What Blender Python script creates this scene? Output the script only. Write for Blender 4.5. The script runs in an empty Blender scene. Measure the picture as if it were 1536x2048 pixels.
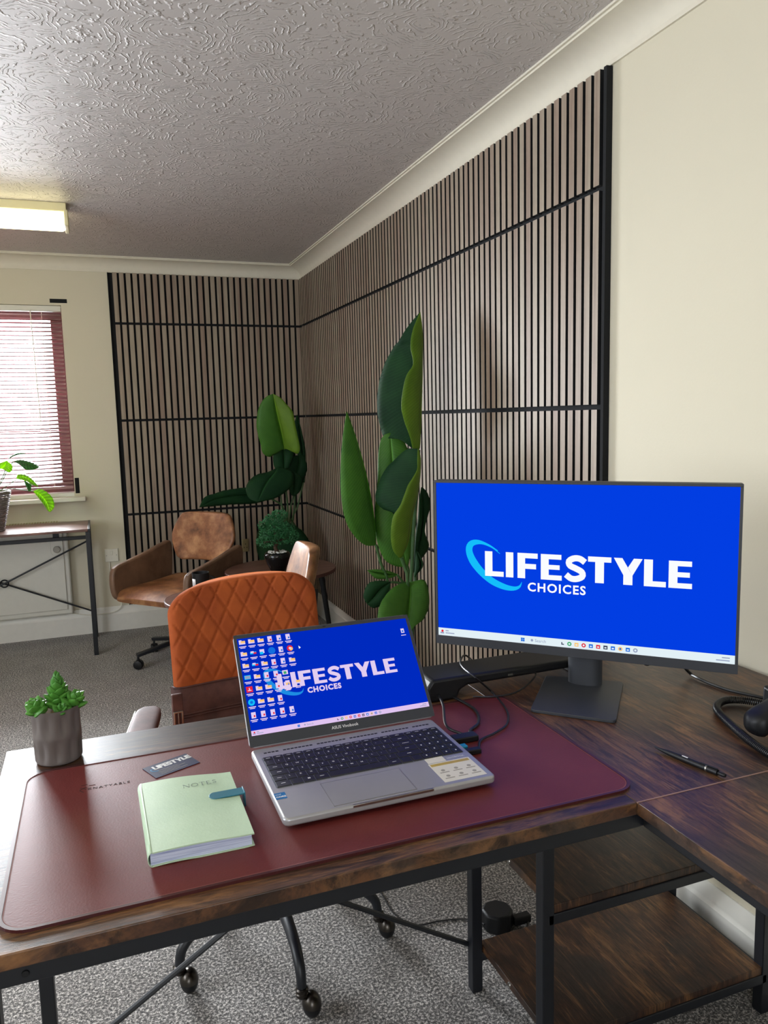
import bpy, bmesh, math, random
from mathutils import Vector, Matrix
S = bpy.context.scene
COL = S.collection
PI = math.pi
random.seed(4)

# ------------------------------------------------------------------ camera
FPX = 1535.0
CAM = Vector((-1.350, -5.145, 1.339)); YAW, PITCH, ROLL = 0.357, 0.125, -0.025
_f = Vector((math.sin(YAW)*math.cos(PITCH), math.cos(YAW)*math.cos(PITCH), -math.sin(PITCH)))
_r0 = Vector((math.cos(YAW), -math.sin(YAW), 0)); _u0 = _r0.cross(_f)
_r = math.cos(ROLL)*_r0 + math.sin(ROLL)*_u0
_u = -math.sin(ROLL)*_r0 + math.cos(ROLL)*_u0
cd = bpy.data.cameras.new('camera'); cam = bpy.data.objects.new('camera', cd); COL.objects.link(cam)
cd.sensor_fit = 'VERTICAL'; cd.sensor_height = 36.0; cd.sensor_width = 27.0; cd.lens = FPX/2048*36.0
cd.clip_start = 0.02
M = Matrix((_r, _u, -_f)).transposed().to_4x4(); M.translation = CAM
cam.matrix_world = M
S.camera = cam
def ray(x, y): return _f + _r*((x-768)/FPX) - _u*((y-1024)/FPX)
def oz(x, y, z): d = ray(x, y); return CAM + d*((z-CAM.z)/d.z)      # photo point on a horizontal plane
def oy(x, y, Y): d = ray(x, y); return CAM + d*((Y-CAM.y)/d.y)      # photo point on a plane parallel to the back wall

# ------------------------------------------------------------------ light and exposure
S.view_settings.view_transform = 'Standard'; S.view_settings.look = 'None'
S.view_settings.exposure = 0.0; S.view_settings.gamma = 1.0; S.view_settings.use_curve_mapping = False
world = bpy.data.worlds.new('daylight'); S.world = world; world.use_nodes = True
bg = world.node_tree.nodes['Background']; bg.inputs[0].default_value = (0.86, 0.93, 1.0, 1); bg.inputs[1].default_value = 4.5
def area(name, loc, rot, sx, sy, power, col):
    l = bpy.data.lights.new(name, 'AREA'); l.shape = 'RECTANGLE'; l.size = sx; l.size_y = sy
    l.energy = power; l.color = col
    o = bpy.data.objects.new(name, l); COL.objects.link(o); o.location = loc; o.rotation_euler = rot
    return o
BACKY = 0.022; RIGHTX = 0.022; CEIL = 2.34
LEFTX = -3.5; FRONTY = -7.0
area('daylight_back_window', (-2.1, 0.30, 1.55), (math.radians(-90), 0, 0), 1.15, 1.05, 460, (0.90, 0.95, 1.0))
area('daylight_left_window', (LEFTX-0.16, -3.4, 1.5), (0, math.radians(-90), 0), 1.1, 1.7, 40, (0.88, 0.93, 1.0))
area('added_front_fill', (-2.2, FRONTY-0.16, 1.5), (math.radians(90), 0, 0), 1.5, 1.1, 20, (0.92, 0.95, 1.0))  # added fill lamp, set in an unseen opening behind the camera

# ------------------------------------------------------------------ materials
def lin(c):
    c = c/255.0
    return c/12.92 if c <= 0.04045 else ((c+0.055)/1.055)**2.4
def rgb(r, g, b): return (lin(r), lin(g), lin(b), 1)
class NM:
    def __init__(s, name):
        s.m = bpy.data.materials.new(name); s.m.use_nodes = True; s.t = s.m.node_tree
        s.b = s.t.nodes['Principled BSDF']; s.out = s.t.nodes['Material Output']
    def n(s, typ, **kw):
        nd = s.t.nodes.new(typ)
        for k, v in kw.items(): setattr(nd, k, v)
        return nd
    def l(s, a, b): s.t.links.new(a, b)
    def coord(s, scale=(1,1,1), kind='Object', rot=(0,0,0)):
        tc = s.n('ShaderNodeTexCoord'); mp = s.n('ShaderNodeMapping'); mp.inputs['Scale'].default_value = scale
        mp.inputs['Rotation'].default_value = rot
        s.l(tc.outputs[kind], mp.inputs['Vector']); return mp.outputs['Vector']
    def noise(s, vec, scale, detail=4, rough=0.55, dist=0.0):
        nd = s.n('ShaderNodeTexNoise'); nd.inputs['Scale'].default_value = scale; nd.inputs['Detail'].default_value = detail
        nd.inputs['Roughness'].default_value = rough; nd.inputs['Distortion'].default_value = dist
        s.l(vec, nd.inputs['Vector']); return nd.outputs['Fac']
    def ramp(s, fac, stops):
        nd = s.n('ShaderNodeValToRGB'); e = nd.color_ramp.elements
        while len(e) < len(stops): e.new(0.5)
        for el, (p, c) in zip(e, stops): el.position = p; el.color = c if len(c) == 4 else (*c, 1)
        s.l(fac, nd.inputs[0]); return nd.outputs[0]
    def mix(s, fac, a, b, mode='MIX'):
        nd = s.n('ShaderNodeMix', data_type='RGBA', blend_type=mode)
        for i, v in ((0, fac), (6, a), (7, b)):
            if hasattr(v, 'links'): s.l(v, nd.inputs[i])
            else: nd.inputs[i].default_value = v
        return nd.outputs[2]
    def bump(s, h, strength, dist):
        nd = s.n('ShaderNodeBump'); nd.inputs['Strength'].default_value = strength; nd.inputs['Distance'].default_value = dist
        s.l(h, nd.inputs['Height']); s.l(nd.outputs[0], s.b.inputs['Normal'])
    def set(s, col=None, rough=None, metal=None, spec=None, **kw):
        if col is not None:
            if hasattr(col, 'links'): s.l(col, s.b.inputs['Base Color'])
            else: s.b.inputs['Base Color'].default_value = col
        if rough is not None:
            if hasattr(rough, 'links'): s.l(rough, s.b.inputs['Roughness'])
            else: s.b.inputs['Roughness'].default_value = rough
        if metal is not None: s.b.inputs['Metallic'].default_value = metal
        if spec is not None: s.b.inputs['Specular IOR Level'].default_value = spec
        for k, v in kw.items(): s.b.inputs[k.replace('_', ' ')].default_value = v
        return s.m
def plain(name, col, rough=0.5, metal=0.0, var=0.06, scale=30, spec=None, **kw):
    a = NM(name); v = a.noise(a.coord(), scale, 3)
    c1 = tuple(x*(1-var) for x in col[:3])+(1,); c2 = tuple(min(1, x*(1+var)) for x in col[:3])+(1,)
    return a.set(a.ramp(v, [(0.3, c1), (0.7, c2)]), rough, metal, spec, **kw)
def emit(name, col, strength=1.0):
    a = NM(name); e = a.n('ShaderNodeEmission'); e.inputs[0].default_value = col; e.inputs[1].default_value = strength
    a.l(e.outputs[0], a.out.inputs[0]); return a.m

def wall_mat(name, col):
    a = NM(name); v = a.noise(a.coord(), 160, 5); a.bump(v, 0.12, 0.002)
    w = a.noise(a.coord(), 1.3, 3)
    c1 = tuple(x*0.97 for x in col[:3])+(1,)
    return a.set(a.ramp(w, [(0.3, c1), (0.7, col)]), 0.75)
m_wall = wall_mat('cream_paint', rgb(212, 205, 184))
m_trim = plain('white_gloss_paint', rgb(224, 222, 214), 0.35, var=0.02)
m_cornice = plain('cornice_paint', rgb(218, 212, 196), 0.7, var=0.02)
def ceiling_mat():
    a = NM('artex_ceiling'); v = a.coord()
    dn = a.n('ShaderNodeTexNoise'); dn.inputs['Scale'].default_value = 5.5; dn.inputs['Detail'].default_value = 2.0; a.l(v, dn.inputs['Vector'])
    add = a.n('ShaderNodeVectorMath', operation='MULTIPLY_ADD'); a.l(dn.outputs['Color'], add.inputs[0]); add.inputs[1].default_value = (0.13, 0.13, 0); a.l(v, add.inputs[2])
    vo = a.n('ShaderNodeTexVoronoi', feature='F1'); vo.inputs['Scale'].default_value = 6.0; a.l(add.outputs[0], vo.inputs['Vector'])
    mul = a.n('ShaderNodeMath', operation='MULTIPLY'); a.l(vo.outputs['Distance'], mul.inputs[0]); mul.inputs[1].default_value = 70.0
    n2 = a.n('ShaderNodeTexNoise'); n2.inputs['Scale'].default_value = 17; n2.inputs['Detail'].default_value = 3; a.l(v, n2.inputs['Vector'])
    m2 = a.n('ShaderNodeMath', operation='MULTIPLY'); a.l(n2.outputs['Fac'], m2.inputs[0]); m2.inputs[1].default_value = 26.0
    ad = a.n('ShaderNodeMath', operation='ADD'); a.l(mul.outputs[0], ad.inputs[0]); a.l(m2.outputs[0], ad.inputs[1])
    si = a.n('ShaderNodeMath', operation='SINE'); a.l(ad.outputs[0], si.inputs[0])
    mr = a.n('ShaderNodeMapRange'); mr.inputs[1].default_value = 0.25; mr.inputs[2].default_value = 1.0; a.l(si.outputs[0], mr.inputs[0])
    n3 = a.noise(v, 27, 3); r3 = a.n('ShaderNodeMapRange'); r3.inputs[1].default_value = 0.42; r3.inputs[2].default_value = 0.62; a.l(n3, r3.inputs[0])
    pr = a.n('ShaderNodeMath', operation='MULTIPLY'); a.l(mr.outputs[0], pr.inputs[0]); a.l(r3.outputs[0], pr.inputs[1])
    a.bump(pr.outputs[0], 0.85, 0.0042)
    return a.set(rgb(196, 190, 188), 0.5)
m_ceil = ceiling_mat()
def carpet_mat():
    a = NM('grey_carpet'); v = a.coord()
    n1 = a.noise(v, 150, 3, 0.85); n2 = a.noise(v, 7, 3)
    c = a.ramp(n1, [(0.37, rgb(30, 29, 29)), (0.50, rgb(112, 108, 105)), (0.62, rgb(240, 234, 228))])
    c = a.mix(a.ramp(n2, [(0.35, (0.0,)*3), (0.65, (0.35,)*3)]), c, rgb(170, 164, 156), 'MULTIPLY')
    a.bump(n1, 0.9, 0.006)
    return a.set(c, 0.95, spec=0.1, Sheen_Weight=0.3)
m_carpet = carpet_mat()
def slat_mat():
    a = NM('walnut_slat'); v = a.coord((1, 1, 0.06)); w = a.noise(v, 85, 5, 0.6)
    g = a.noise(a.coord((1, 1, 0.02)), 24, 1)
    c = a.ramp(w, [(0.28, rgb(112, 96, 82)), (0.5, rgb(146, 128, 112)), (0.72, rgb(172, 154, 136))])
    c = a.mix(0.6, c, a.ramp(g, [(0.35, rgb(134, 112, 98)), (0.65, rgb(160, 150, 132))]))
    a.bump(w, 0.15, 0.0008)
    return a.set(c, 0.55)
m_slat = slat_mat()
m_felt = plain('black_felt', rgb(15, 17, 21), 0.95, var=0.3, scale=300)
def rustic(name, axis, dark=1.0):
    a = NM(name)
    sc = (1, 13, 1) if axis == 'x' else (13, 1, 1)
    v = a.coord(sc); v1 = a.coord()
    fine = a.noise(v, 26, 9, 0.75, 0.5); mid = a.noise(a.coord((1, 3, 1) if axis == 'x' else (3, 1, 1)), 4.2, 6, 0.65, 0.8)
    blot = a.noise(v1, 6, 5, 0.6, 0.4)
    c = a.ramp(mid, [(0.3, rgb(40, 27, 23)), (0.46, rgb(82, 53, 38)), (0.56, rgb(110, 74, 46)), (0.7, rgb(150, 108, 66))])
    c = a.mix(1.0, c, (0.86, 0.84, 0.84, 1), 'MULTIPLY'); c = a.mix(a.ramp(blot, [(0.46, (0,)*3), (0.6, (0.85,)*3)]), c, rgb(58, 48, 42))
    c = a.mix(a.ramp(fine, [(0.36, (0.85,)*3), (0.52, (0,)*3)]), c, rgb(26, 17, 14))
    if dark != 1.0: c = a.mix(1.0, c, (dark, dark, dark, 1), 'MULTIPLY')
    st = a.noise(a.coord((0.7, 8, 1) if axis == 'x' else (8, 0.7, 1)), 9, 7, 0.7, 1.2)
    c = a.mix(a.ramp(st, [(0.40, (0.8,)*3), (0.49, (0,)*3)]), c, rgb(28, 17, 14))
    c = a.mix(a.ramp(st, [(0.56, (0,)*3), (0.68, (0.45,)*3)]), c, rgb(158, 112, 70))
    a.bump(fine, 0.25, 0.0012)
    return a.set(c, a.ramp(fine, [(0.3, (0.34,)*3), (0.7, (0.46,)*3)]), spec=0.5)
m_rusticx = rustic('rustic_board_long', 'x'); m_rusticy = rustic('rustic_board_cross', 'y')
m_black = plain('black_powder_coat', rgb(20, 23, 30), 0.42, var=0.1)
def leather(name, c1, c2, c3, rough, sc=9, bump=0.25):
    a = NM(name); v = a.coord(); w = a.noise(v, sc, 6, 0.65); g = a.noise(v, 300, 3)
    c = a.ramp(w, [(0.3, c1), (0.5, c2), (0.72, c3)]); a.bump(g, bump, 0.0006)
    return a.set(c, rough, spec=0.42)
m_mat = leather('burgundy_leather', rgb(92, 32, 32), rgb(100, 37, 36), rgb(108, 42, 39), 0.48, 5, 0.35)
m_matrim = plain('burgundy_edge', rgb(66, 22, 24), 0.4)
m_stitch = plain('stitch_thread', rgb(150, 92, 86), 0.7)
m_tan = leather('tan_leather', rgb(88, 56, 38), rgb(140, 94, 62), rgb(184, 138, 96), 0.40, 11)
m_tandark = leather('tan_leather_side', rgb(84, 62, 48), rgb(110, 84, 66), rgb(128, 98, 76), 0.5, 6)
m_brownl = leather('dark_brown_leather', rgb(62, 36, 34), rgb(82, 50, 46), rgb(100, 64, 58), 0.62, 14)
def velvet():
    a = NM('orange_velvet'); v = a.coord(); w = a.noise(v, 12, 4)
    c = a.ramp(w, [(0.3, rgb(144, 66, 32)), (0.7, rgb(172, 86, 40))])
    return a.set(c, 0.8, spec=0.2, Sheen_Weight=0.5, Sheen_Roughness=0.4, Sheen_Tint=rgb(255, 150, 90))
m_velvet = velvet()
m_metal = plain('brushed_metal', rgb(170, 168, 162), 0.3, 1.0)
m_bronze = plain('dark_nickel', rgb(74, 70, 66), 0.3, 1.0)
m_plast = plain('black_plastic', rgb(19, 20, 23), 0.46, var=0.05, spec=0.35)
m_plastm = plain('charcoal_plastic', rgb(50, 53, 60), 0.5, var=0.05)
m_white = plain('white_plastic', rgb(226, 222, 208), 0.35, var=0.02)
m_heater = plain('heater_enamel', rgb(214, 212, 202), 0.4, var=0.02)
m_silver = plain('silver_laptop', rgb(166, 166, 170), 0.36, 0.4, var=0.02)
m_key = plain('key_plastic', rgb(20, 21, 26), 0.5, var=0.05)
m_pot = plain('grey_ceramic', rgb(98, 90, 88), 0.4, var=0.08, scale=14)
m_soil = plain('pale_gravel', rgb(158, 128, 100), 0.9, var=0.4, scale=220)
m_bowl = plain('black_glaze', rgb(12, 14, 16), 0.12, var=0.1)
m_bark = plain('bark', rgb(70, 52, 38), 0.8, var=0.4, scale=90)
m_pebble = plain('white_pebble', rgb(215, 215, 210), 0.15, var=0.1)
m_wicker = plain('grey_wicker', rgb(120, 112, 112), 0.7, var=0.35, scale=120)
m_greenbook = leather('mint_cover', rgb(170, 196, 170), rgb(182, 206, 178), rgb(192, 214, 188), 0.42, 7)
m_teal = plain('teal_leather', rgb(28, 104, 124), 0.4)
m_debos = plain('debossed_grey', rgb(112, 128, 116), 0.7)
m_cable = plain('black_cable', rgb(18, 18, 20), 0.4)
m_blueplug = plain('usb_blue', rgb(20, 150, 200), 0.4)
m_card = plain('navy_card', rgb(46, 52, 84), 0.35, var=0.03)
m_cardedge = plain('white_card', rgb(226, 226, 228), 0.6)
m_sticker = plain('white_sticker', rgb(224, 220, 208), 0.4, var=0.02)
m_gold = plain('yellow_print', rgb(186, 160, 70), 0.4)
m_intel = plain('blue_sticker', rgb(20, 104, 160), 0.3)
m_greyprint = plain('grey_print', rgb(160, 156, 146), 0.5)
m_whiteprint = plain('white_print', rgb(225, 225, 228), 0.4)
m_cyanprint = plain('cyan_print', rgb(40, 150, 205), 0.4)
m_darkframe = plain('mahogany_frame', rgb(92, 44, 46), 0.4, var=0.15)
m_blind = plain('plum_blind_slat', rgb(150, 112, 116), 0.35, var=0.05)
m_brass = plain('brass_plate', rgb(176, 160, 120), 0.35, 0.7)
def pages():
    a = NM('page_edges'); v = a.coord((4, 4, 260)); w = a.noise(v, 3, 3)
    return a.set(a.ramp(w, [(0.35, rgb(150, 160, 200)), (0.6, rgb(206, 214, 238))]), 0.7)
m_pages = pages()
def walnut_round():
    a = NM('walnut_tabletop'); w = a.noise(a.coord((1, 7, 1)), 9, 6, 0.6, 0.6)
    return a.set(a.ramp(w, [(0.3, rgb(70, 46, 40)), (0.55, rgb(112, 80, 70)), (0.75, rgb(138, 104, 90))]), 0.3)
m_walnut = walnut_round()
def leafmat(name, c1, c2, trans=0.25, rough=0.5, vein=0.35, bands=46, spec=0.35):
    a = NM(name); tc = a.n('ShaderNodeTexCoord'); sp = a.n('ShaderNodeSeparateXYZ'); a.l(tc.outputs['UV'], sp.inputs[0])
    ab = a.n('ShaderNodeMath', operation='ABSOLUTE'); a.l(sp.outputs[0], ab.inputs[0])
    m1 = a.n('ShaderNodeMath', operation='MULTIPLY_ADD'); a.l(ab.outputs[0], m1.inputs[0]); m1.inputs[1].default_value = -0.12; a.l(sp.outputs[1], m1.inputs[2])
    m2 = a.n('ShaderNodeMath', operation='MULTIPLY'); a.l(m1.outputs[0], m2.inputs[0]); m2.inputs[1].default_value = bands*2*PI
    si = a.n('ShaderNodeMath', operation='SINE'); a.l(m2.outputs[0], si.inputs[0])
    nz = a.noise(a.coord(), 9, 4)
    c = a.ramp(nz, [(0.3, c1), (0.7, c2)])
    vr = a.ramp(si.outputs[0], [(0.0, (0.62,)*3), (0.8, (1.0,)*3)])
    c = a.mix(vein, c, a.mix(1.0, c, vr, 'MULTIPLY'))
    mid = a.ramp(ab.outputs[0], [(0.0, (1,)*3), (0.08, (0,)*3)])
    c = a.mix(mid, c, tuple(min(1, x*1.6) for x in c2[:3])+(1,))
    a.bump(si.outputs[0], vein*0.5, 0.001)
    a.set(c, rough, spec=spec)
    tr = a.n('ShaderNodeBsdfTranslucent'); mx = a.n('ShaderNodeMixShader'); mx.inputs[0].default_value = trans
    bc = a.mix(1.0, c, (1.0, 1.0, 0.45, 1), 'MULTIPLY'); a.l(bc, tr.inputs[0])
    a.l(a.b.outputs[0], mx.inputs[1]); a.l(tr.outputs[0], mx.inputs[2]); a.l(mx.outputs[0], a.out.inputs[0])
    return a.m
m_leafd = leafmat('deep_green_leaf', rgb(22, 54, 34), rgb(34, 72, 40), 0.15, 0.62, spec=0.15)
m_leafm = leafmat('mid_green_leaf', rgb(66, 118, 44), rgb(86, 142, 52), 0.3)
m_leaflit = leafmat('lit_half_leaf', rgb(98, 136, 38), rgb(120, 158, 48), 0.3)  # lighter green paints the backlit glow onto one half of a leaf
m_leafc = leafmat('striped_leaf', rgb(120, 168, 40), rgb(168, 210, 60), 0.5, 0.4, 0.9, 9)
m_leafcd = leafmat('striped_dark_leaf', rgb(60, 104, 60), rgb(90, 136, 84), 0.4, 0.4, 0.9, 9)
m_stem = plain('green_stem', rgb(52, 88, 44), 0.5, var=0.15)
m_succ = leafmat('succulent_leaf', rgb(58, 118, 42), rgb(92, 152, 58), 0.12, 0.45, 0.0)
m_bonsai = plain('bonsai_green', rgb(38, 104, 58), 0.55, var=0.45, scale=60)
def glass():
    a = NM('window_glass'); g = a.n('ShaderNodeBsdfGlossy'); g.inputs['Roughness'].default_value = 0.02
    t = a.n('ShaderNodeBsdfTransparent'); f = a.n('ShaderNodeFresnel'); f.inputs[0].default_value = 1.45; mx = a.n('ShaderNodeMixShader')
    a.l(f.outputs[0], mx.inputs[0]); a.l(t.outputs[0], mx.inputs[1]); a.l(g.outputs[0], mx.inputs[2]); a.l(mx.outputs[0], a.out.inputs[0]); return a.m
m_glass = glass()
m_tube = emit('lamp_diffuser_glow', (1.0, 0.90, 0.50, 1), 7.0)
m_lampbody = plain('lamp_spine_enamel', rgb(226, 216, 170), 0.4, var=0.02)

# ------------------------------------------------------------------ mesh helpers
class MB:
    def __init__(s): s.v = []; s.f = []; s.uv = {}; s.mi = []
    def add(s, verts, faces, mi=0, uvs=None):
        b = len(s.v); s.v += [Vector(v) for v in verts]
        for i, f in enumerate(faces):
            s.f.append(tuple(b+k for k in f)); s.mi.append(mi)
        if uvs:
            for i, uv in enumerate(uvs): s.uv[b+i] = uv
        return s
    def box(s, lo, hi, mi=0):
        x0, y0, z0 = lo; x1, y1, z1 = hi
        return s.add([(x0,y0,z0),(x1,y0,z0),(x1,y1,z0),(x0,y1,z0),(x0,y0,z1),(x1,y0,z1),(x1,y1,z1),(x0,y1,z1)],
                     [(0,3,2,1),(4,5,6,7),(0,1,5,4),(1,2,6,5),(2,3,7,6),(3,0,4,7)], mi)
    def frame_box(s, c, ax, ay, az, mi=0):       # centre and three half-axes
        c, ax, ay, az = map(Vector, (c, ax, ay, az)); vs = []
        for k in (-1, 1):
            for i, j in ((-1,-1),(1,-1),(1,1),(-1,1)): vs.append(c+ax*i+ay*j+az*k)
        return s.add(vs, [(0,3,2,1),(4,5,6,7),(0,1,5,4),(1,2,6,5),(2,3,7,6),(3,0,4,7)], mi)
    def bar(s, a, b, w, h=None, mi=0, up=(0,0,1)):
        a, b = Vector(a), Vector(b); d = (b-a); up = Vector(up)
        if abs(d.normalized().dot(up)) > 0.98: up = Vector((0,1,0))
        x = d.cross(up).normalized(); y = x.cross(d).normalized()
        return s.frame_box((a+b)/2, x*w/2, y*(h or w)/2, d/2, mi)
    def tube(s, pts, r, seg=10, mi=0, caps=True):
        pts = [Vector(p) for p in pts]; n = len(pts); rs = r if isinstance(r, (list, tuple)) else [r]*n
        t0 = (pts[1]-pts[0]).normalized(); ref = Vector((0,0,1)) if abs(t0.z) < 0.9 else Vector((1,0,0))
        x = t0.cross(ref).normalized(); vs = []; fs = []
        for i, p in enumerate(pts):
            t = (pts[min(i+1,n-1)]-pts[max(i-1,0)]).normalized()
            x = (x - t*x.dot(t)).normalized(); y = t.cross(x)
            for k in range(seg):
                a = 2*PI*k/seg; vs.append(p + (x*math.cos(a)+y*math.sin(a))*rs[i])
        for i in range(n-1):
            for k in range(seg):
                k2 = (k+1) % seg; fs.append((i*seg+k, i*seg+k2, (i+1)*seg+k2, (i+1)*seg+k))
        if caps: fs.append(tuple(range(seg))[::-1]); fs.append(tuple((n-1)*seg+k for k in range(seg)))
        return s.add(vs, fs, mi)
    def lathe(s, prof, c=(0,0,0), seg=32, mi=0, fn=None, axis=None, caps=True):
        prof = list(prof)
        if prof[0][0] < 1e-6 and abs(prof[0][1]-prof[1][1]) < 1e-4: prof = prof[1:]
        if prof[-1][0] < 1e-6 and abs(prof[-1][1]-prof[-2][1]) < 1e-4: prof = prof[:-1]
        prof = [(max(r, 0.0003), z) for r, z in prof]
        c = Vector(c); vs = []; fs = []; n = len(prof)
        for i, (r, z) in enumerate(prof):
            for k in range(seg):
                a = 2*PI*k/seg; rr = r*(fn(a, z) if fn else 1)
                v = Vector((rr*math.cos(a), rr*math.sin(a), z))
                if axis is not None: v = axis @ v
                vs.append(c+v)
        for i in range(n-1):
            for k in range(seg):
                k2 = (k+1) % seg; fs.append((i*seg+k, i*seg+k2, (i+1)*seg+k2, (i+1)*seg+k))
        if caps and prof[0][0] > 1e-6: fs.append(tuple(range(seg))[::-1])
        if caps and prof[-1][0] > 1e-6: fs.append(tuple((n-1)*seg+k for k in range(seg)))
        return s.add(vs, fs, mi)
    def prism(s, poly, o, ax, ay, depth, mi=0):    # polygon in the plane (o, ax, ay) pushed along depth vector
        o, ax, ay, depth = map(Vector, (o, ax, ay, depth)); n = len(poly)
        vs = [o+ax*p[0]+ay*p[1] for p in poly]; vs += [v+depth for v in vs]
        fs = [tuple(range(n))[::-1], tuple(range(n, 2*n))]+[(i, (i+1)%n, (i+1)%n+n, i+n) for i in range(n)]
        return s.add(vs, fs, mi)
    def strip(s, a, b, o, ax, ay, depth, mi=0):    # ribbon between two polylines of the same length, with thickness
        o, ax, ay, depth = map(Vector, (o, ax, ay, depth)); n = len(a)
        T = lambda p: o+ax*p[0]+ay*p[1]
        for i in range(n-1):
            q = [a[i], a[i+1], b[i+1], b[i]]
            s.prism([tuple(p) for p in q], o, ax, ay, depth, mi)
        return s
    def grid(s, rows, mi=0, uvs=None, close=False):
        n, m = len(rows), len(rows[0]); vs = [p for r in rows for p in r]
        fs = [(i*m+j, i*m+j+1, (i+1)*m+j+1, (i+1)*m+j) for i in range(n-1) for j in range(m-1)]
        if close: fs += [(i*m+m-1, i*m, (i+1)*m, (i+1)*m+m-1) for i in range(n-1)]
        return s.add(vs, fs, mi, [q for r in uvs for q in r] if uvs else None)
    def ball(s, c, r, seg=12, rings=8, mi=0):
        r = Vector(r) if hasattr(r, '__len__') else Vector((r, r, r)); c = Vector(c)
        vs = [c+Vector((0,0,-r.z))]; fs = []
        for i in range(1, rings):
            t = -PI/2+PI*i/rings
            for k in range(seg):
                a = 2*PI*k/seg; vs.append(c+Vector((r.x*math.cos(t)*math.cos(a), r.y*math.cos(t)*math.sin(a), r.z*math.sin(t))))
        vs.append(c+Vector((0,0,r.z))); top = len(vs)-1
        for k in range(seg):
            k2 = (k+1)%seg; fs.append((0, 1+k2, 1+k)); fs.append((top, top-seg+k, top-seg+k2))
        for i in range(rings-2):
            for k in range(seg):
                k2 = (k+1)%seg; fs.append((1+i*seg+k, 1+i*seg+k2, 1+(i+1)*seg+k2, 1+(i+1)*seg+k))
        return s.add(vs, fs, mi)
ORIG = {}
def obj(name, mb, mats, parent=None, bevel=0, seg=2, smooth=True, subsurf=0, solid=0, world=True, angle=40):
    me = bpy.data.meshes.new(name); o0 = ORIG.get(parent.name, Vector()) if (parent and world) else Vector()
    me.from_pydata([v-o0 for v in mb.v], [], mb.f)
    if not isinstance(mats, (list, tuple)): mats = [mats]
    for m in mats: me.materials.append(m)
    for p, mi in zip(me.polygons, mb.mi): p.material_index = mi; p.use_smooth = smooth
    if mb.uv:
        l = me.uv_layers.new(name='UVMap')
        for lp in me.loops: l.data[lp.index].uv = mb.uv.get(lp.vertex_index, (0, 0))
    me.validate()
    bm = bmesh.new(); bm.from_mesh(me); bmesh.ops.recalc_face_normals(bm, faces=bm.faces); bm.to_mesh(me); bm.free()
    if smooth: me.set_sharp_from_angle(angle=math.radians(angle))
    o = bpy.data.objects.new(name, me); COL.objects.link(o)
    if parent: o.parent = parent; ORIG[o.name] = o0
    if bevel:
        b = o.modifiers.new('bevel', 'BEVEL'); b.width = bevel; b.segments = seg; b.limit_method = 'ANGLE'; b.angle_limit = math.radians(35)
        b.harden_normals = False
    if solid:
        b = o.modifiers.new('thickness', 'SOLIDIFY'); b.thickness = solid; b.offset = 0
    if subsurf:
        b = o.modifiers.new('smooth', 'SUBSURF'); b.levels = subsurf; b.render_levels = subsurf
    return o
def tag(o, label=None, cat=None, group=None, kind=None):
    for k, v in (('label', label), ('category', cat), ('group', group), ('kind', kind)):
        if v: o[k] = v
    return o
def thing(name, label, cat, loc=(0,0,0), rz=0, group=None):
    o = bpy.data.objects.new(name, None); COL.objects.link(o); o.location = loc; o.rotation_euler = (0, 0, rz)
    o.empty_display_size = 0.1; ORIG[o.name] = Vector(loc); return tag(o, label, cat, group)
def struct(name, mb, m, **kw): return tag(obj(name, mb, m, **kw), kind='structure')
def cr(pts, n):                                    # Catmull-Rom through points, n samples, evenly spaced by length
    P = [Vector(p) for p in pts]; P = [P[0]*2-P[1]]+P+[P[-1]*2-P[-2]]; out = []
    for i in range(1, len(P)-2):
        for k in range(16):
            t = k/16; a, b, c, d = P[i-1:i+3]
            out.append(0.5*((2*b)+(c-a)*t+(2*a-5*b+4*c-d)*t*t+(3*b-a-3*c+d)*t**3))
    out.append(P[-2]); L = [0]
    for i in range(1, len(out)): L.append(L[-1]+(out[i]-out[i-1]).length)
    res = []; j = 0
    for k in range(n):
        t = L[-1]*k/(n-1)
        while j < len(L)-2 and L[j+1] < t: j += 1
        q = (t-L[j])/max(1e-9, L[j+1]-L[j]); res.append(out[j].lerp(out[j+1], min(1, q)))
    return res
def stroke(path, w, n=24):                         # flat 2D stroke -> two edge polylines
    p = cr([(x, y, 0) for x, y in path], n) if len(path) > 2 else [Vector((*q, 0)) for q in path]
    A, B = [], []
    for i in range(len(p)):
        t = (p[min(i+1, len(p)-1)]-p[max(i-1, 0)]).normalized(); nn = Vector((-t.y, t.x, 0))
        ww = w[0]+(w[1]-w[0])*math.sin(PI*i/(len(p)-1)) if isinstance(w, tuple) else w
        A.append(p[i]+nn*ww/2); B.append(p[i]-nn*ww/2)
    return [(a.x, a.y) for a in A], [(b.x, b.y) for b in B]
def text_mb(mb, txt, size, o, ax, ay, depth, mi=0, spacing=1.0, offset=0.0, align='LEFT'):
    c = bpy.data.curves.new('tmp', 'FONT'); c.body = txt; c.size = size; c.space_character = spacing; c.offset = offset; c.align_x = align
    c.resolution_u = 3
    ob = bpy.data.objects.new('tmp', c); COL.objects.link(ob)
    bpy.context.view_layer.update()
    me = bpy.data.meshes.new_from_object(ob.evaluated_get(bpy.context.evaluated_depsgraph_get()))
    o, ax, ay, d = Vector(o), Vector(ax), Vector(ay), Vector(depth)
    vs = [o+ax*v.co.x+ay*v.co.y for v in me.vertices]; b = len(vs)
    mb.add(vs+[v+d for v in vs], [tuple(p.vertices) for p in me.polygons]+[tuple(b+k for k in p.vertices) for p in me.polygons], mi)
    w = max([v.co.x for v in me.vertices] or [0])
    bpy.data.objects.remove(ob); bpy.data.meshes.remove(me); bpy.data.curves.remove(c); return w

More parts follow.
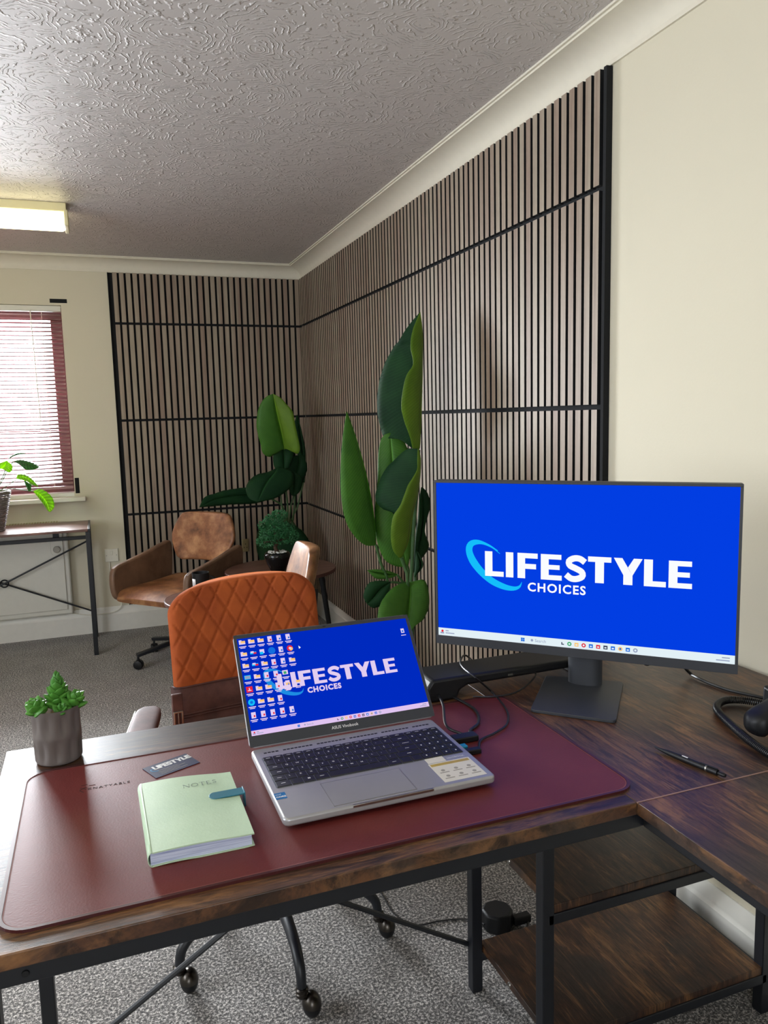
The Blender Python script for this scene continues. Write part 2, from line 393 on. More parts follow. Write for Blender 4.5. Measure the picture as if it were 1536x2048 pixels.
# ================================================================== ROOM
struct('floor', MB().box((LEFTX, FRONTY, -0.05), (RIGHTX+0.1, BACKY+0.1, 0.0)), m_carpet, smooth=False)
struct('ceiling', MB().box((LEFTX, FRONTY, CEIL), (RIGHTX+0.1, BACKY+0.25, CEIL+0.05)), m_ceil, smooth=False)
WX0, WX1, WZ0, WZ1 = -2.70, -1.487, 0.905, 2.052
def wall_with_hole(name, P, a0, a1, h0, h1, z0, z1, th):   # P(a, z, depth) -> point
    mb = MB()
    for (u0, u1, v0, v1) in ((a0, h0, 0, CEIL), (h1, a1, 0, CEIL), (h0, h1, 0, z0), (h0, h1, z1, CEIL)):
        vs = [P(u, v, d) for d in (0, th) for u, v in ((u0,v0),(u1,v0),(u1,v1),(u0,v1))]
        mb.add(vs, [(0,1,2,3),(7,6,5,4),(0,4,5,1),(1,5,6,2),(2,6,7,3),(3,7,4,0)])
    return struct(name, mb, m_wall, smooth=False)
wall_with_hole('wall_back', lambda a, z, d: (a, BACKY+d, z), LEFTX, RIGHTX, WX0, WX1, WZ0, WZ1, 0.24)
wall_with_hole('wall_left', lambda a, z, d: (LEFTX-d, a, z), FRONTY, BACKY+0.1, -4.3, -2.5, 0.9, 2.05, 0.12)
wall_with_hole('wall_front', lambda a, z, d: (a, FRONTY-d, z), LEFTX, RIGHTX, -3.0, -1.4, 0.9, 2.05, 0.12)
struct('wall_right', MB().box((RIGHTX, FRONTY, 0), (RIGHTX+0.1, BACKY+0.1, CEIL)), m_wall, smooth=False)
for i, (lo, hi) in enumerate((((LEFTX-0.10, -4.3, 0.9), (LEFTX-0.06, -2.5, 0.95)), ((-3.0, FRONTY-0.10, 0.9), (-1.4, FRONTY-0.06, 0.95)))):
    mb = MB().box(lo, hi)
    lo2, hi2 = list(lo), list(hi); lo2[2], hi2[2] = 2.0, 2.05; mb.box(lo2, hi2)
    k = 1 if i == 0 else 0
    for t in (0, 0.5, 1):
        a, b = list(lo), list(hi); c = lo[k]+(hi[k]-lo[k]-0.05)*t; a[k], b[k] = c, c+0.05; a[2], b[2] = 0.95, 2.0; mb.box(a, b)
    struct('window_%d' % (i+2), mb, m_darkframe)  # the front wall frame is unseen, added around the fill lamp
# cornice: a cove along the right and the back wall
def cove_profile():
    pts = [(0, 0), (0.007, 0), (0.007, 0.012)]
    for k in range(9):
        a = PI/2*k/8; pts.append((0.094-0.087*math.cos(a), 0.012+0.058*math.sin(a)))
    pts += [(0.094, 0.076), (0.102, 0.076), (0.102, 0.082), (0, 0.082)]
    return pts
cz = CEIL-0.082
mb = MB(); pr = cove_profile(); n = len(pr)
vs = [(RIGHTX-d, FRONTY, cz+h) for d, h in pr]+[(RIGHTX-d, BACKY-d, cz+h) for d, h in pr]
mb.add(vs, [(i, (i+1)%n, (i+1)%n+n, i+n) for i in range(n)]+[tuple(range(n))])
struct('trim_1', mb, m_cornice, angle=50)
mb = MB(); vs = [(RIGHTX-d, BACKY-d, cz+h) for d, h in pr]+[(LEFTX+0*d, BACKY-d, cz+h) for d, h in pr]
mb.add(vs, [(i, (i+1)%n, (i+1)%n+n, i+n) for i in range(n)]+[tuple(range(n, 2*n))])
struct('trim_2', mb, m_cornice, angle=50)
sk = [(0, 0), (0.020, 0), (0.020, 0.110), (0.016, 0.116), (0.014, 0.122), (0.014, 0.130), (0.009, 0.142), (0.007, 0.150), (0.004, 0.158), (0, 0.158)]
n = len(sk)
mb = MB(); vs = [(LEFTX, BACKY-d, h) for d, h in sk]+[(RIGHTX-d, BACKY-d, h) for d, h in sk]
mb.add(vs, [(i, (i+1)%n, (i+1)%n+n, i+n) for i in range(n)]+[tuple(range(n))]); struct('baseboard_back', mb, m_trim, angle=30)
mb = MB(); vs = [(RIGHTX-d, FRONTY, h) for d, h in sk]+[(RIGHTX-d, BACKY-d, h) for d, h in sk]
mb.add(vs, [(i, (i+1)%n, (i+1)%n+n, i+n) for i in range(n)]+[tuple(range(n))]); struct('baseboard_right', mb, m_trim, angle=30)
# back window: frame, pane, sill
wd = struct('window_1', MB().box((WX0, 0.12, WZ0), (WX1, 0.18, WZ0+0.07)).box((WX0, 0.12, WZ1-0.08), (WX1, 0.18, WZ1))
            .box((WX0, 0.12, WZ0+0.07), (WX0+0.07, 0.18, WZ1-0.08)).box((WX1-0.07, 0.12, WZ0+0.07), (WX1, 0.18, WZ1-0.08))
            .box((-2.13, 0.12, WZ0+0.07), (-2.06, 0.18, WZ1-0.08)).box((-2.06, 0.125, 1.28), (WX1-0.07, 0.175, 1.30)).box((WX0+0.07, 0.125, 1.28), (-2.13, 0.175, 1.30)), m_darkframe, bevel=0.004)
obj('window_pane', MB().box((WX0+0.07, 0.148, WZ0+0.07), (WX1-0.07, 0.152, WZ1-0.08)), m_glass, wd, smooth=False)
struct('trim_3', MB().box((WX0-0.06, -0.055, 0.858), (WX1+0.062, BACKY, 0.884)).box((WX0+.0005, BACKY-.0005, 0.884), (WX1-.0005, 0.12, 0.909)), m_trim, bevel=0.004)

# ---- slat panelling: four rows on each wall
def slat_box(mb, lo, hi, face):            # veneered front, black sides
    mb.box(lo, hi, 1); mb.mi[-6+face] = 0
ROWS = [(0.161, 0.7425), (0.7575, 1.3405), (1.3555, 1.9405), (1.9555, 2.256)]
rown = ['lowest row', 'second row up', 'third row up', 'top cut-down row']
for i, (z0, z1) in enumerate(ROWS):
    t = thing('slat_panel', '%s of vertical walnut slat panelling on the back wall beside the window' % rown[i], 'wall panel', (-0.6, BACKY, z0), group='slat panelling on the back wall')
    obj('felt_backing', MB().box((-1.205, 0.018, z0-(0.0075 if i else 0)), (0.0176, BACKY-0.0008, z1+(0.0075 if i < 3 else 0))), m_felt, t, smooth=False)
    mb = MB()
    for k in range(30):
        x = -0.002-0.0397*k; slat_box(mb, (x-0.0265, 0.0, z0), (x, 0.0190, z1), 2)
    obj('slats', mb, [m_slat, m_felt], t, smooth=False)
    t = thing('slat_panel', '%s of vertical walnut slat panelling on the long right wall' % rown[i], 'wall panel', (RIGHTX, -1.7, z0), group='slat panelling on the right wall')
    obj('felt_backing', MB().box((0.018, -3.300, z0-(0.0075 if i else 0)), (RIGHTX-0.0008, 0.012, z1+(0.0075 if i < 3 else 0))), m_felt, t, smooth=False)
    mb = MB()
    for k in range(83):
        y = -0.006-0.0397*k; slat_box(mb, (0.0, y-0.0262, z0), (0.0190, y, z1), 5)
    obj('slats', mb, [m_slat, m_felt], t, smooth=False)
tag(obj('edge_strip', MB().box((-1.209, 0.002, 0.161), (-1.2055, BACKY, 2.256)), m_felt), 'black edge strip closing the left side of the back wall slat panelling', 'edge strip')
tag(obj('edge_strip', MB().box((0.002, -3.314, 0.161), (RIGHTX, -3.301, 2.256)), m_felt), 'black edge strip closing the near end of the right wall slat panelling', 'edge strip')
tag(obj('black_tape', MB().box((-1.547, BACKY-0.001, 2.066), (-1.450, BACKY, 2.090)), m_felt), 'short horizontal black tape strip on the wall above the window corner', 'tape')
tag(obj('black_tape', MB().box((-1.482, BACKY-0.001, 0.903), (-1.457, BACKY, 1.000)), m_felt), 'short upright black tape strip on the wall just above the window sill end', 'tape')

# ---- venetian blind
t = thing('venetian_blind', 'plum venetian blind with open slats filling the back window', 'blind', (-2.1, 0.05, WZ1))
obj('head_rail', MB().box((WX0+0.005, 0.03, WZ1-0.035), (WX1-0.003, 0.075, WZ1-0.002)), m_heater, t, bevel=0.002)
obj('bottom_rail', MB().box((WX0+0.01, 0.04, WZ0+0.028), (WX1-0.006, 0.065, WZ0+0.045)), m_blind, t, bevel=0.003)
mb = MB(); z = WZ1-0.055
while z > WZ0+0.055:
    rows = []
    for x in (WX0+0.01, WX1-0.006):
        rows.append([Vector((x, 0.052+0.0125*q, z+0.0022*(1-q*q)+0.0062*q)) for q in (-1, -0.5, 0, 0.5, 1)])
    mb.grid(rows); z -= 0.0245
obj('blind_slats', mb, m_blind, t, solid=0.0006)
mb = MB()
for x in (-2.4, -2.0, -1.60): mb.tube([(x, 0.038, WZ1-0.03), (x, 0.038, WZ0+0.04)], 0.0011, 6); mb.tube([(x, 0.066, WZ1-0.03), (x, 0.066, WZ0+0.04)], 0.0011, 6)
obj('ladder_cord', mb, m_white, t)
obj('tilt_wand', MB().tube([(-1.66, 0.026, WZ1-0.03), (-1.65, 0.022, 1.35)], 0.003, 8), m_white, t)

# ---- panel heater under the window
t = thing('panel_heater', 'white electric panel heater with a round dial low under the window', 'heater', (-2.0, 0.0, 0.142))
obj('body', MB().box((-2.55, -0.04, 0.150), (-1.545, 0.022, 0.735)), m_heater, t, bevel=0.012, seg=3)
obj('front_panel', MB().box((-2.52, -0.050, 0.185), (-1.575, -0.040, 0.700)), m_heater, t, bevel=0.003)
mb = MB()
for k in range(60): mb.box((-2.52+k*0.0155, -0.036, 0.734), (-2.512+k*0.0155, 0.012, 0.738))
obj('top_grille', mb, m_brass, t)
c = obj('control_plate', MB().prism([(math.cos(a)*0.035, -0.045+math.sin(a)*0.035) for a in [PI+PI*k/12 for k in range(13)]]+[(0.035, 0.075), (-0.035, 0.075)], (-1.612, -0.050, 0.605), (1,0,0), (0,0,1), (0,-0.006,0)), m_heater, t, bevel=0.002)
obj('dial', MB().lathe([(0.021, 0), (0.021, 0.010), (0.018, 0.014), (0.0, 0.015)], (-1.612, -0.056, 0.570), 24, axis=Matrix.Rotation(PI/2, 3, 'X')), m_greyprint, c)
obj('switch', MB().box((-1.630, -0.060, 0.635), (-1.594, -0.056, 0.668)), m_plastm, c, bevel=0.002)
# ---- spur switch and cable, socket on the slats
t = thing('fused_spur', 'white fused spur switch plate on the wall between heater and slat panelling', 'switch', (-1.296, BACKY, 0.49))
obj('plate', MB().box((-1.337, 0.012, 0.452), (-1.255, BACKY, 0.536)), m_white, t, bevel=0.003)
obj('rocker', MB().box((-1.307, 0.007, 0.497), (-1.289, 0.012, 0.520)), m_white, t, bevel=0.001)
obj('screw', MB().lathe([(0.003, 0), (0.0025, 0.001), (0, 0.001)], (-1.327, 0.012, 0.494), 10, axis=Matrix.Rotation(PI/2, 3, 'X')), m_metal, t)
obj('screw', MB().lathe([(0.003, 0), (0.0025, 0.001), (0, 0.001)], (-1.266, 0.012, 0.494), 10, axis=Matrix.Rotation(PI/2, 3, 'X')), m_metal, t)
tag(obj('heater_cable', MB().tube(cr([(-1.312, 0.014, 0.452), (-1.308, 0.012, 0.36), (-1.275, 0.008, 0.25), (-1.256, 0.0, 0.175), (-1.285, -0.004, 0.135), (-1.36, -0.004, 0.122), (-1.46, -0.004, 0.125), (-1.56, -0.004, 0.148)], 40), 0.0032, 8), m_white), 'thin white cable curling down from the spur switch to the heater', 'cable')
t = thing('wall_socket', 'brass coloured socket let into the slats behind the left tan chair', 'socket', (-0.444, 0.0, 0.49))
obj('plate', MB().box((-0.462, -0.006, 0.447), (-0.418, 0.0, 0.533)), m_brass, t, bevel=0.002)
mb = MB()
for dx, dz in ((0, 0.012), (-0.009, -0.012), (0.009, -0.012)): mb.box((-0.440+dx-0.002, -0.0065, 0.487+dz-0.004), (-0.440+dx+0.002, -0.0055, 0.487+dz+0.004))
obj('pin_holes', mb, m_plast, t)

# ---- ceiling lamps
def lamp(x1, y0, label, n):
    t = thing('ceiling_light', label, 'ceiling light', (x1-0.6, y0+0.07, CEIL))
    obj('spine', MB().box((x1-1.22, y0, CEIL-0.040), (x1, y0+0.15, CEIL)), m_lampbody, t, bevel=0.003)
    obj('diffuser', MB().box((x1-1.19, y0-0.005, CEIL-0.098), (x1-0.012, y0+0.155, CEIL-0.040)), m_tube, t, bevel=0.014, seg=3)
    obj('end_cap', MB().box((x1-0.012, y0-0.008, CEIL-0.103), (x1+0.006, y0+0.158, CEIL-0.032)), m_lampbody, t, bevel=0.004)
    obj('end_cap', MB().box((x1-1.208, y0-0.008, CEIL-0.103), (x1-1.19, y0+0.158, CEIL-0.032)), m_lampbody, t, bevel=0.004)
lamp(-1.400, -1.22, 'lit fluorescent batten light on the textured ceiling near the window', 1)
lamp(-1.40, -4.6, 'second lit fluorescent batten light on the ceiling behind the camera side of the room', 2)

# ================================================================== L-SHAPED DESK
DX0, DXC, DY1, DY0, DT = -1.538, -0.620, -3.652, -4.250, 0.750
t = thing('corner_desk', 'rustic brown L-shaped desk with black metal legs and lower shelves', 'desk', (-1.0, -3.95, 0))
obj('tabletop', MB().box((DX0, DY0, DT-0.020), (DXC, DY1, DT)), m_rusticx, t, bevel=0.0015)
obj('tabletop', MB().box((DXC+0.0004, DY0+0.0004, DT-0.020), (0.0, DY1, DT)), m_rusticy, t, bevel=0.0008)
obj('tabletop', MB().box((DXC+0.0004, -5.35, DT-0.020), (0.0, DY0, DT)), m_rusticy, t, bevel=0.0008)
obj('seam_edge', MB().box((DXC, DY0-0.0012, DT-0.002), (0.0, DY0+0.0012, DT+0.0006)), plain('pale_board_edge', rgb(150, 118, 104), 0.5), t, smooth=False)
def rail(a, b, w=0.025, h=0.026): obj('rail', MB().bar(a, b, w, h), m_black, t, bevel=0.002)
zr = DT-0.020-0.013
rail((DX0+0.01, DY0+0.020, zr), (DXC+0.03, DY0+0.020, zr)); rail((DX0+0.03, DY1-0.015, zr), (-0.02, DY1-0.015, zr))
rail((DX0+0.035, DY0+0.02, zr), (DX0+0.035, DY1-0.02, zr)); rail((DXC+0.030, DY0+0.007, zr), (DXC+0.030, -5.32, zr)); rail((-0.03, DY1-0.02, zr), (-0.03, -5.32, zr))
rail((DXC+0.03, -5.32, zr), (-0.02, -5.32, zr))
def leg(x, y, z1=DT-0.02, w=0.026): obj('leg', MB().box((x-w/2, y-w/2, 0.0), (x+w/2, y+w/2, z1)), m_black, t, bevel=0.002)
leg(-1.503, -3.665); leg(-1.507, DY0+0.02); leg(-0.600, -3.668); leg(-0.040, -3.668); leg(-0.600, -3.965); leg(-0.040, -3.965); leg(-0.59, -5.31); leg(-0.04, -5.31)
for z0 in (0.095, 0.383):
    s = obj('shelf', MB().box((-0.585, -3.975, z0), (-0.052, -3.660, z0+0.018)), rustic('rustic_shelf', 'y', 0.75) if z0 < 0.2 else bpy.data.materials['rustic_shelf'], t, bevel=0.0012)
    obj('screw_cap', MB().lathe([(0.006, 0), (0.005, 0.002), (0, 0.002)], (-0.585, -3.80, z0+0.009), 14, axis=Matrix.Rotation(-PI/2, 3, 'Y')), m_metal, s)
    rail((-0.600, -3.967, z0-0.010), (-0.040, -3.967, z0-0.010), 0.022, 0.022); rail((-0.600, -3.668, z0-0.010), (-0.040, -3.668, z0-0.010), 0.022, 0.022)
    rail((-0.040, -3.967, z0-0.010), (-0.040, -3.668, z0-0.010), 0.022, 0.022)
obj('cross_brace', MB().tube([(-0.605, -3.656, 0.105), (-1.495, -3.656, 0.648)], 0.006, 8), m_black, t)
obj('cross_brace', MB().tube([(-1.495, -3.668, 0.105), (-0.605, -3.668, 0.648)], 0.006, 8), m_black, t)
b0 = oy(50, 1932, DY0+0.0075)
obj('bolt', MB().lathe([(0.0045, 0), (0.004, 0.002), (0, 0.0022)], (b0.x, DY0+0.0076, zr), 12, axis=Matrix.Rotation(PI/2, 3, 'X')), m_plast, t)

# ---- desk mat
def rrect(x0, y0, x1, y1, r, k=8):
    out = []
    for cx, cy, a0 in ((x1-r, y1-r, 0), (x0+r, y1-r, PI/2), (x0+r, y0+r, PI), (x1-r, y0+r, 1.5*PI)):
        for i in range(k+1): a = a0+PI/2*i/k; out.append((cx+r*math.cos(a), cy+r*math.sin(a)))
    return out
MX0, MX1, MY0, MY1 = -1.497, -0.588, -4.217, -3.775
t = thing('desk_mat', 'long burgundy leather desk mat with rounded stitched edge on the desk', 'desk mat', (-1.04, -3.95, DT))
obj('leather_sheet', MB().prism(rrect(MX0, MY0, MX1, MY1, 0.038), (0,0,DT), (1,0,0), (0,1,0), (0,0,0.0032)), m_mat, t, bevel=0.0008)
def ring(d0, d1, z0, z1, r):
    A = rrect(MX0+d0, MY0+d0, MX1-d0, MY1-d0, r-d0); B = rrect(MX0+d1, MY0+d1, MX1-d1, MY1-d1, r-d1); n = len(A); mb = MB()
    for i in range(n):
        j = (i+1) % n; mb.add([(A[i][0], A[i][1], z1), (A[j][0], A[j][1], z1), (B[j][0], B[j][1], z1), (B[i][0], B[i][1], z1), (A[i][0], A[i][1], z0), (A[j][0], A[j][1], z0)], [(0,1,2,3), (4,5,1,0)])
    return mb
obj('rolled_edge', ring(-0.0006, 0.0045, DT, DT+0.0042, 0.038), m_matrim, t)
obj('stitching', ring(0.0052, 0.0062, DT, DT+0.0036, 0.038), m_stitch, t)
mb = MB(); e0 = Vector((-1.398, -3.878, DT+0.0033)); text_mb(mb, 'KNATYABLE', 0.0100, e0, (1,0,0), (0,1,0), (0,0,0.0002), spacing=1.25)
for a, b, w in (((-0.012, 0.012), (-0.002, 0.004), 0.0012), ((-0.012, 0.004), (-0.002, 0.012), 0.0012), ((0.002, 0.016), (0.012, 0.015), 0.001), ((-0.010, 0.020), (0.0, 0.020), 0.0012), ((-0.012, 0.002), (-0.006, -0.006), 0.0012)):
    A, B = stroke([a, b], w); mb.strip(A, B, e0, (1,0,0), (0,1,0), (0,0,0.0002))
obj('embossed_mark', mb, plain('emboss_shade', rgb(44, 16, 18), 0.8), t, smooth=False)

# ================================================================== WALLPAPER LOGO (both screens)
GL = 'LIFESTYLE'
GU = [(.181,.249),(.257,.284),(.299,.370),(.381,.453),(.462,.537),(.541,.617),(.625,.716),(.721,.789),(.797,.868)]
V0, V1 = .415, .573
def glyph_polys(ch):
    q = []
    if ch == 'L': q = [[(0,0),(1,0),(1,.2),(.40,.2),(.40,1),(0,1)]]
    if ch == 'I': q = [[(0,0),(1,0),(1,1),(0,1)]]
    if ch == 'F': q = [[(0,0),(.38,0),(.38,1),(0,1)], [(.38,.8),(1,.8),(1,1),(.38,1)], [(.38,.38),(.92,.38),(.92,.58),(.38,.58)]]
    if ch == 'E': q = [[(0,0),(.38,0),(.38,1),(0,1)], [(.38,.81),(.98,.81),(.98,1),(.38,1)], [(.38,.41),(.90,.41),(.90,.59),(.38,.59)], [(.38,0),(1,0),(1,.19),(.38,.19)]]
    if ch == 'T': q = [[(0,.8),(1,.8),(1,1),(0,1)], [(.31,0),(.69,0),(.69,.8),(.31,.8)]]
    if ch == 'Y': q = [[(0,1),(.30,1),(.66,.36),(.34,.36)], [(.70,1),(1,1),(.66,.36),(.5,.66)], [(.34,0),(.66,0),(.66,.36),(.34,.36)]]
    return q
def logo(o, ax, ay, W, H, nz):
    """o = lower left of the screen; returns meshes for white lettering and the cyan swoosh"""
    o, ax, ay, nz = map(Vector, (o, ax, ay, nz)); wt, cy = MB(), MB(); d = nz*0.0002
    X = lambda p: (p[0]*W, p[1]*H)
    for ch, (u0, u1) in zip(GL, GU):
        for q in glyph_polys(ch):
            wt.prism([X((u0+(u1-u0)*a, V0+(V1-V0)*b)) for a, b in q], o+nz*0.0006, ax, ay, d)
        if ch == 'S':
            h = (V1-V0)*H; w = (u1-u0)*W; p = [(0.92,.76),(.70,.885),(.44,.895),(.21,.78),(.25,.61),(.53,.50),(.78,.38),(.80,.21),(.56,.105),(.30,.11),(.07,.25)]
            A, B = stroke([(u0*W+a*w, V0*H+b*h) for a, b in p], h*0.235, 34); wt.strip(A, B, o+nz*0.0006, ax, ay, d)
    text_mb(wt, 'CHOICES', 0.0755*H, o+nz*0.0006+ax*(.334*W)+ay*(.337*H), ax, ay, d, spacing=1.17, offset=0.0006)
    m = [(.236,.560),(.205,.600),(.165,.625),(.133,.618),(.122,.575),(.133,.515),(.163,.445),(.205,.385),(.250,.352),(.285,.345),(.306,.360),(.314,.390)]
    wd = [.003,.010,.020,.045,.055,.060,.058,.055,.052,.045,.030,.002]
    P = cr([(a*W, b*H, 0) for a, b in m], 48); ww = cr([(i, w*H*0.8, 0) for i, w in enumerate(wd)], 48); A, B = [], []
    for i in range(48):
        tt = (P[min(i+1,47)]-P[max(i-1,0)]).normalized(); nn = Vector((-tt.y, tt.x, 0)); A.append(P[i]+nn*ww[i].y/2); B.append(P[i]-nn*ww[i].y/2)
    cy.strip([p[:2] for p in A], [p[:2] for p in B], o+nz*0.0003, ax, ay, d)
    A2, B2 = stroke([(a*W, b*H) for a, b in ((.228,.578),(.195,.615),(.155,.640),(.124,.628),(.111,.580),(.122,.505),(.150,.440),(.190,.385))], .005*H, 30)
    cy.strip(A2, B2, o+nz*0.0003, ax, ay, d)
    return wt, cy
e_blue = emit('screen_blue', rgb(2, 62, 226), 1.0); e_blue2 = emit('laptop_screen_blue', rgb(0, 42, 190), 1.0)
e_white = emit('screen_white', rgb(250, 252, 255), 1.0); e_pink = emit('laptop_screen_white', rgb(226, 206, 240), 1.0)
e_cyan = emit('screen_cyan', rgb(20, 190, 250), 1.0); e_cyan2 = emit('laptop_screen_cyan', rgb(30, 140, 225), 1.0)
e_bar = emit('taskbar_tint', rgb(226, 240, 246), 1.0); e_bar2 = emit('laptop_taskbar_tint', rgb(224, 196, 240), 1.0)
e_yel = emit('folder_yellow', rgb(250, 200, 120), 1.0); e_red = emit('icon_red', rgb(226, 40, 60), 1.0)
e_mid = emit('icon_blue', rgb(20, 110, 220), 1.0); e_green = emit('icon_green', rgb(60, 170, 110), 1.0); e_dark = emit('icon_dark', rgb(60, 66, 90), 1.0)
e_faint = emit('label_grey', rgb(150, 160, 190), 1.0)
ICM = [e_bar, e_mid, e_green, e_yel, e_red, e_dark, e_white, e_faint, e_pink, e_cyan]
def quad(mb, o, ax, ay, nz, u0, v0, u1, v1, mi, lift=0.0008):
    o, ax, ay, nz = map(Vector, (o, ax, ay, nz)); mb.prism([(u0, v0), (u1, v0), (u1, v1), (u0, v1)], o+nz*lift, ax, ay, nz*0.0002, mi)
def disc(mb, o, ax, ay, nz, cx, cy, r, mi, lift=0.0009, r2=None):
    o, ax, ay, nz = map(Vector, (o, ax, ay, nz)); mb.prism([(cx+r*math.cos(2*PI*k/16), cy+(r2 or r)*math.sin(2*PI*k/16)) for k in range(16)], o+nz*lift, ax, ay, nz*0.0002, mi)
def taskbar(o, ax, ay, nz, W, H, parent, ic0, st, mbar):
    mb = MB(); quad(mb, o, ax, ay, nz, 0, 0, W, .050*H, 0, 0.0003); obj('taskbar', mb, mbar, parent, smooth=False)
    ms = list(ICM); ms[0] = mbar
    def done(nm='taskbar_icon'):
        nonlocal mb
        obj(nm, mb, ms, parent, smooth=False); mb = MB()
    mb = MB(); s = .011*H
    for a, b in ((-1,-1),(1,-1),(1,1),(-1,1)): quad(mb, o, ax, ay, nz, st*W+a*s*.55-s*.5, .024*H+b*s*.55-s*.5, st*W+a*s*.55+s*.5, .024*H+b*s*.55+s*.5, 1)
    done(); text_mb(mb, 'Search', .026*H, Vector(o)+Vector(nz)*.0008+Vector(ax)*((st+.043)*W)+Vector(ay)*(.016*H), ax, ay, Vector(nz)*.0002, 7)
    disc(mb, o, ax, ay, nz, (st+.033)*W, .025*H, .008*H, 7); done('search_field')
    disc(mb, o, ax, ay, nz, .016*W, .030*H, .008*H, 4); quad(mb, o, ax, ay, nz, .008*W, .012*H, .022*W, .022*H, 7)
    quad(mb, o, ax, ay, nz, .028*W, .030*H, .040*W, .036*H, 7); quad(mb, o, ax, ay, nz, .028*W, .015*H, .062*W, .021*H, 7)
    done('weather_widget'); kinds = [5, 2, 3, 4, 1, 4, 5, 1, 3, 1, 7]
    for k in range(11):
        cx = (ic0+.0242*k)*W
        if k in (1, 3, 8, 10): disc(mb, o, ax, ay, nz, cx, .025*H, .013*H, kinds[k]); disc(mb, o, ax, ay, nz, cx, .025*H, .006*H, 0 if k != 8 else 1, 0.0011)
        elif k == 0: quad(mb, o, ax, ay, nz, cx-.006*H, .016*H, cx+.010*H, .022*H, 5); quad(mb, o, ax, ay, nz, cx-.006*H, .016*H, cx, .032*H, 5)
        else: quad(mb, o, ax, ay, nz, cx-.012*H, .013*H, cx+.012*H, .036*H, kinds[k]); quad(mb, o, ax, ay, nz, cx-.006*H, .019*H, cx+.006*H, .027*H, 0 if k != 7 else 6, 0.0011)
        done()
    quad(mb, o, ax, ay, nz, .962*W, .030*H, .985*W, .036*H, 7); quad(mb, o, ax, ay, nz, .945*W, .014*H, .985*W, .020*H, 7)
    done('clock')

# ================================================================== MONITOR
MC = Vector((-0.449, -3.840, 0)); max_ = Vector((0.708, -0.706, 0)).normalized(); mn = Vector((-0.706, -0.708, 0)).normalized(); UP = Vector((0,0,1))
MW, MH, MZ = 0.611, 0.364, 0.833
t = thing('monitor', 'large black monitor with blue LIFESTYLE CHOICES wallpaper standing turned on the desk corner', 'monitor', (-0.43, -3.86, DT))
o0 = MC-max_*MW/2+UP*MZ
obj('housing', MB().frame_box(MC-mn*0.016+UP*(MZ+MH/2), max_*MW/2, mn*0.016, UP*MH/2), m_plastm, t, bevel=0.004)
bz = MB(); bt, bb, bs = 0.0055, 0.019, 0.0055
for (u0, u1, v0, v1) in ((0, MW, 0, bb), (0, MW, MH-bt, MH), (0, bs, bb, MH-bt), (MW-bs, MW, bb, MH-bt)):
    bz.prism([(u0, v0), (u1, v0), (u1, v1), (u0, v1)], o0, max_, UP, mn*0.0022)
obj('bezel', bz, m_plastm, t, bevel=0.0006)
so = o0+max_*bs+UP*bb; SW, SH = MW-2*bs, MH-bb-bt
scr = obj('screen', MB().prism([(0,0), (SW,0), (SW,SH), (0,SH)], so, max_, UP, mn*0.0006), e_blue, t, smooth=False)
wt, cy = logo(so+mn*0.0005, max_, UP, SW, SH, mn)
obj('wallpaper_lettering', wt, e_white, scr, smooth=False); obj('wallpaper_swoosh', cy, e_cyan, scr, smooth=False)
taskbar(so+mn*0.0004, max_, UP, mn, SW, SH, scr, .456, .317, e_bar)
npos = Vector((-0.394, -3.797, 0))
nk = MB(); pts = [(math.cos(a)*0.036, math.sin(a)*0.020) for a in [2*PI*k/24 for k in range(24)]]
nk.prism(pts, npos+UP*(DT+0.006), max_, mn, UP*0.17); obj('neck', nk, m_plastm, t)
obj('hinge', MB().frame_box(npos+mn*0.022+UP*0.99, max_*0.05, mn*0.014, UP*0.05), m_plastm, t, bevel=0.004)
bc = (oz(1062,1415,.757)+oz(1230,1438,.757)+oz(1246,1365,.757)+oz(1090,1352,.757))/4
base = [oz(1060,1418,.757), oz(1232,1441,.757), oz(1247,1363,.757), oz(1092,1350,.757)]
bp = MB(); poly = []
for i in range(4):
    p, a, b = base[i], base[i-1], base[(i+1)%4]; d1, d2 = (a-p).normalized()*0.012, (b-p).normalized()*0.012
    for k in range(5):
        s = k/4; q = (p+d1)*(1-s)**2+p*2*s*(1-s)+(p+d2)*s*s; poly.append((q.x, q.y))
bp.prism(poly, (0,0,DT), (1,0,0), (0,1,0), (0,0,0.0065)); obj('base_plate', bp, m_plastm, t, bevel=0.0012)
obj('power_nub', MB().lathe([(0.006, 0), (0.005, -0.004), (0, -0.005)], MC-mn*0.010+max_*0.14+UP*MZ, 12), m_plast, t)

# ---- low black riser / dock behind
t = thing('desk_riser', 'low black plastic riser standing behind the laptop beside the monitor foot', 'riser', (-0.58, -3.72, DT))
rz_ = 0.798; ry0, ry1 = -3.757, -3.664
prof = [(-0.742, 0), (-0.748, 0.030), (-0.735, rz_-DT), (-0.345, rz_-DT), (-0.345, 0.028), (-0.655, 0.026), (-0.672, 0.018), (-0.680, 0)]
obj('shell', MB().prism(prof, (0, ry0, DT), (1,0,0), (0,0,1), (0, ry1-ry0, 0)), m_plast, t, bevel=0.006, seg=3)
obj('end_leg', MB().box((-0.375, ry0+0.050, DT), (-0.350, ry1-0.01, DT+0.030)), m_plast, t, bevel=0.002)
obj('usb_port', MB().box((-0.560, ry0-0.0006, DT+0.033), (-0.548, ry0+0.001, DT+0.037)), m_metal, t)

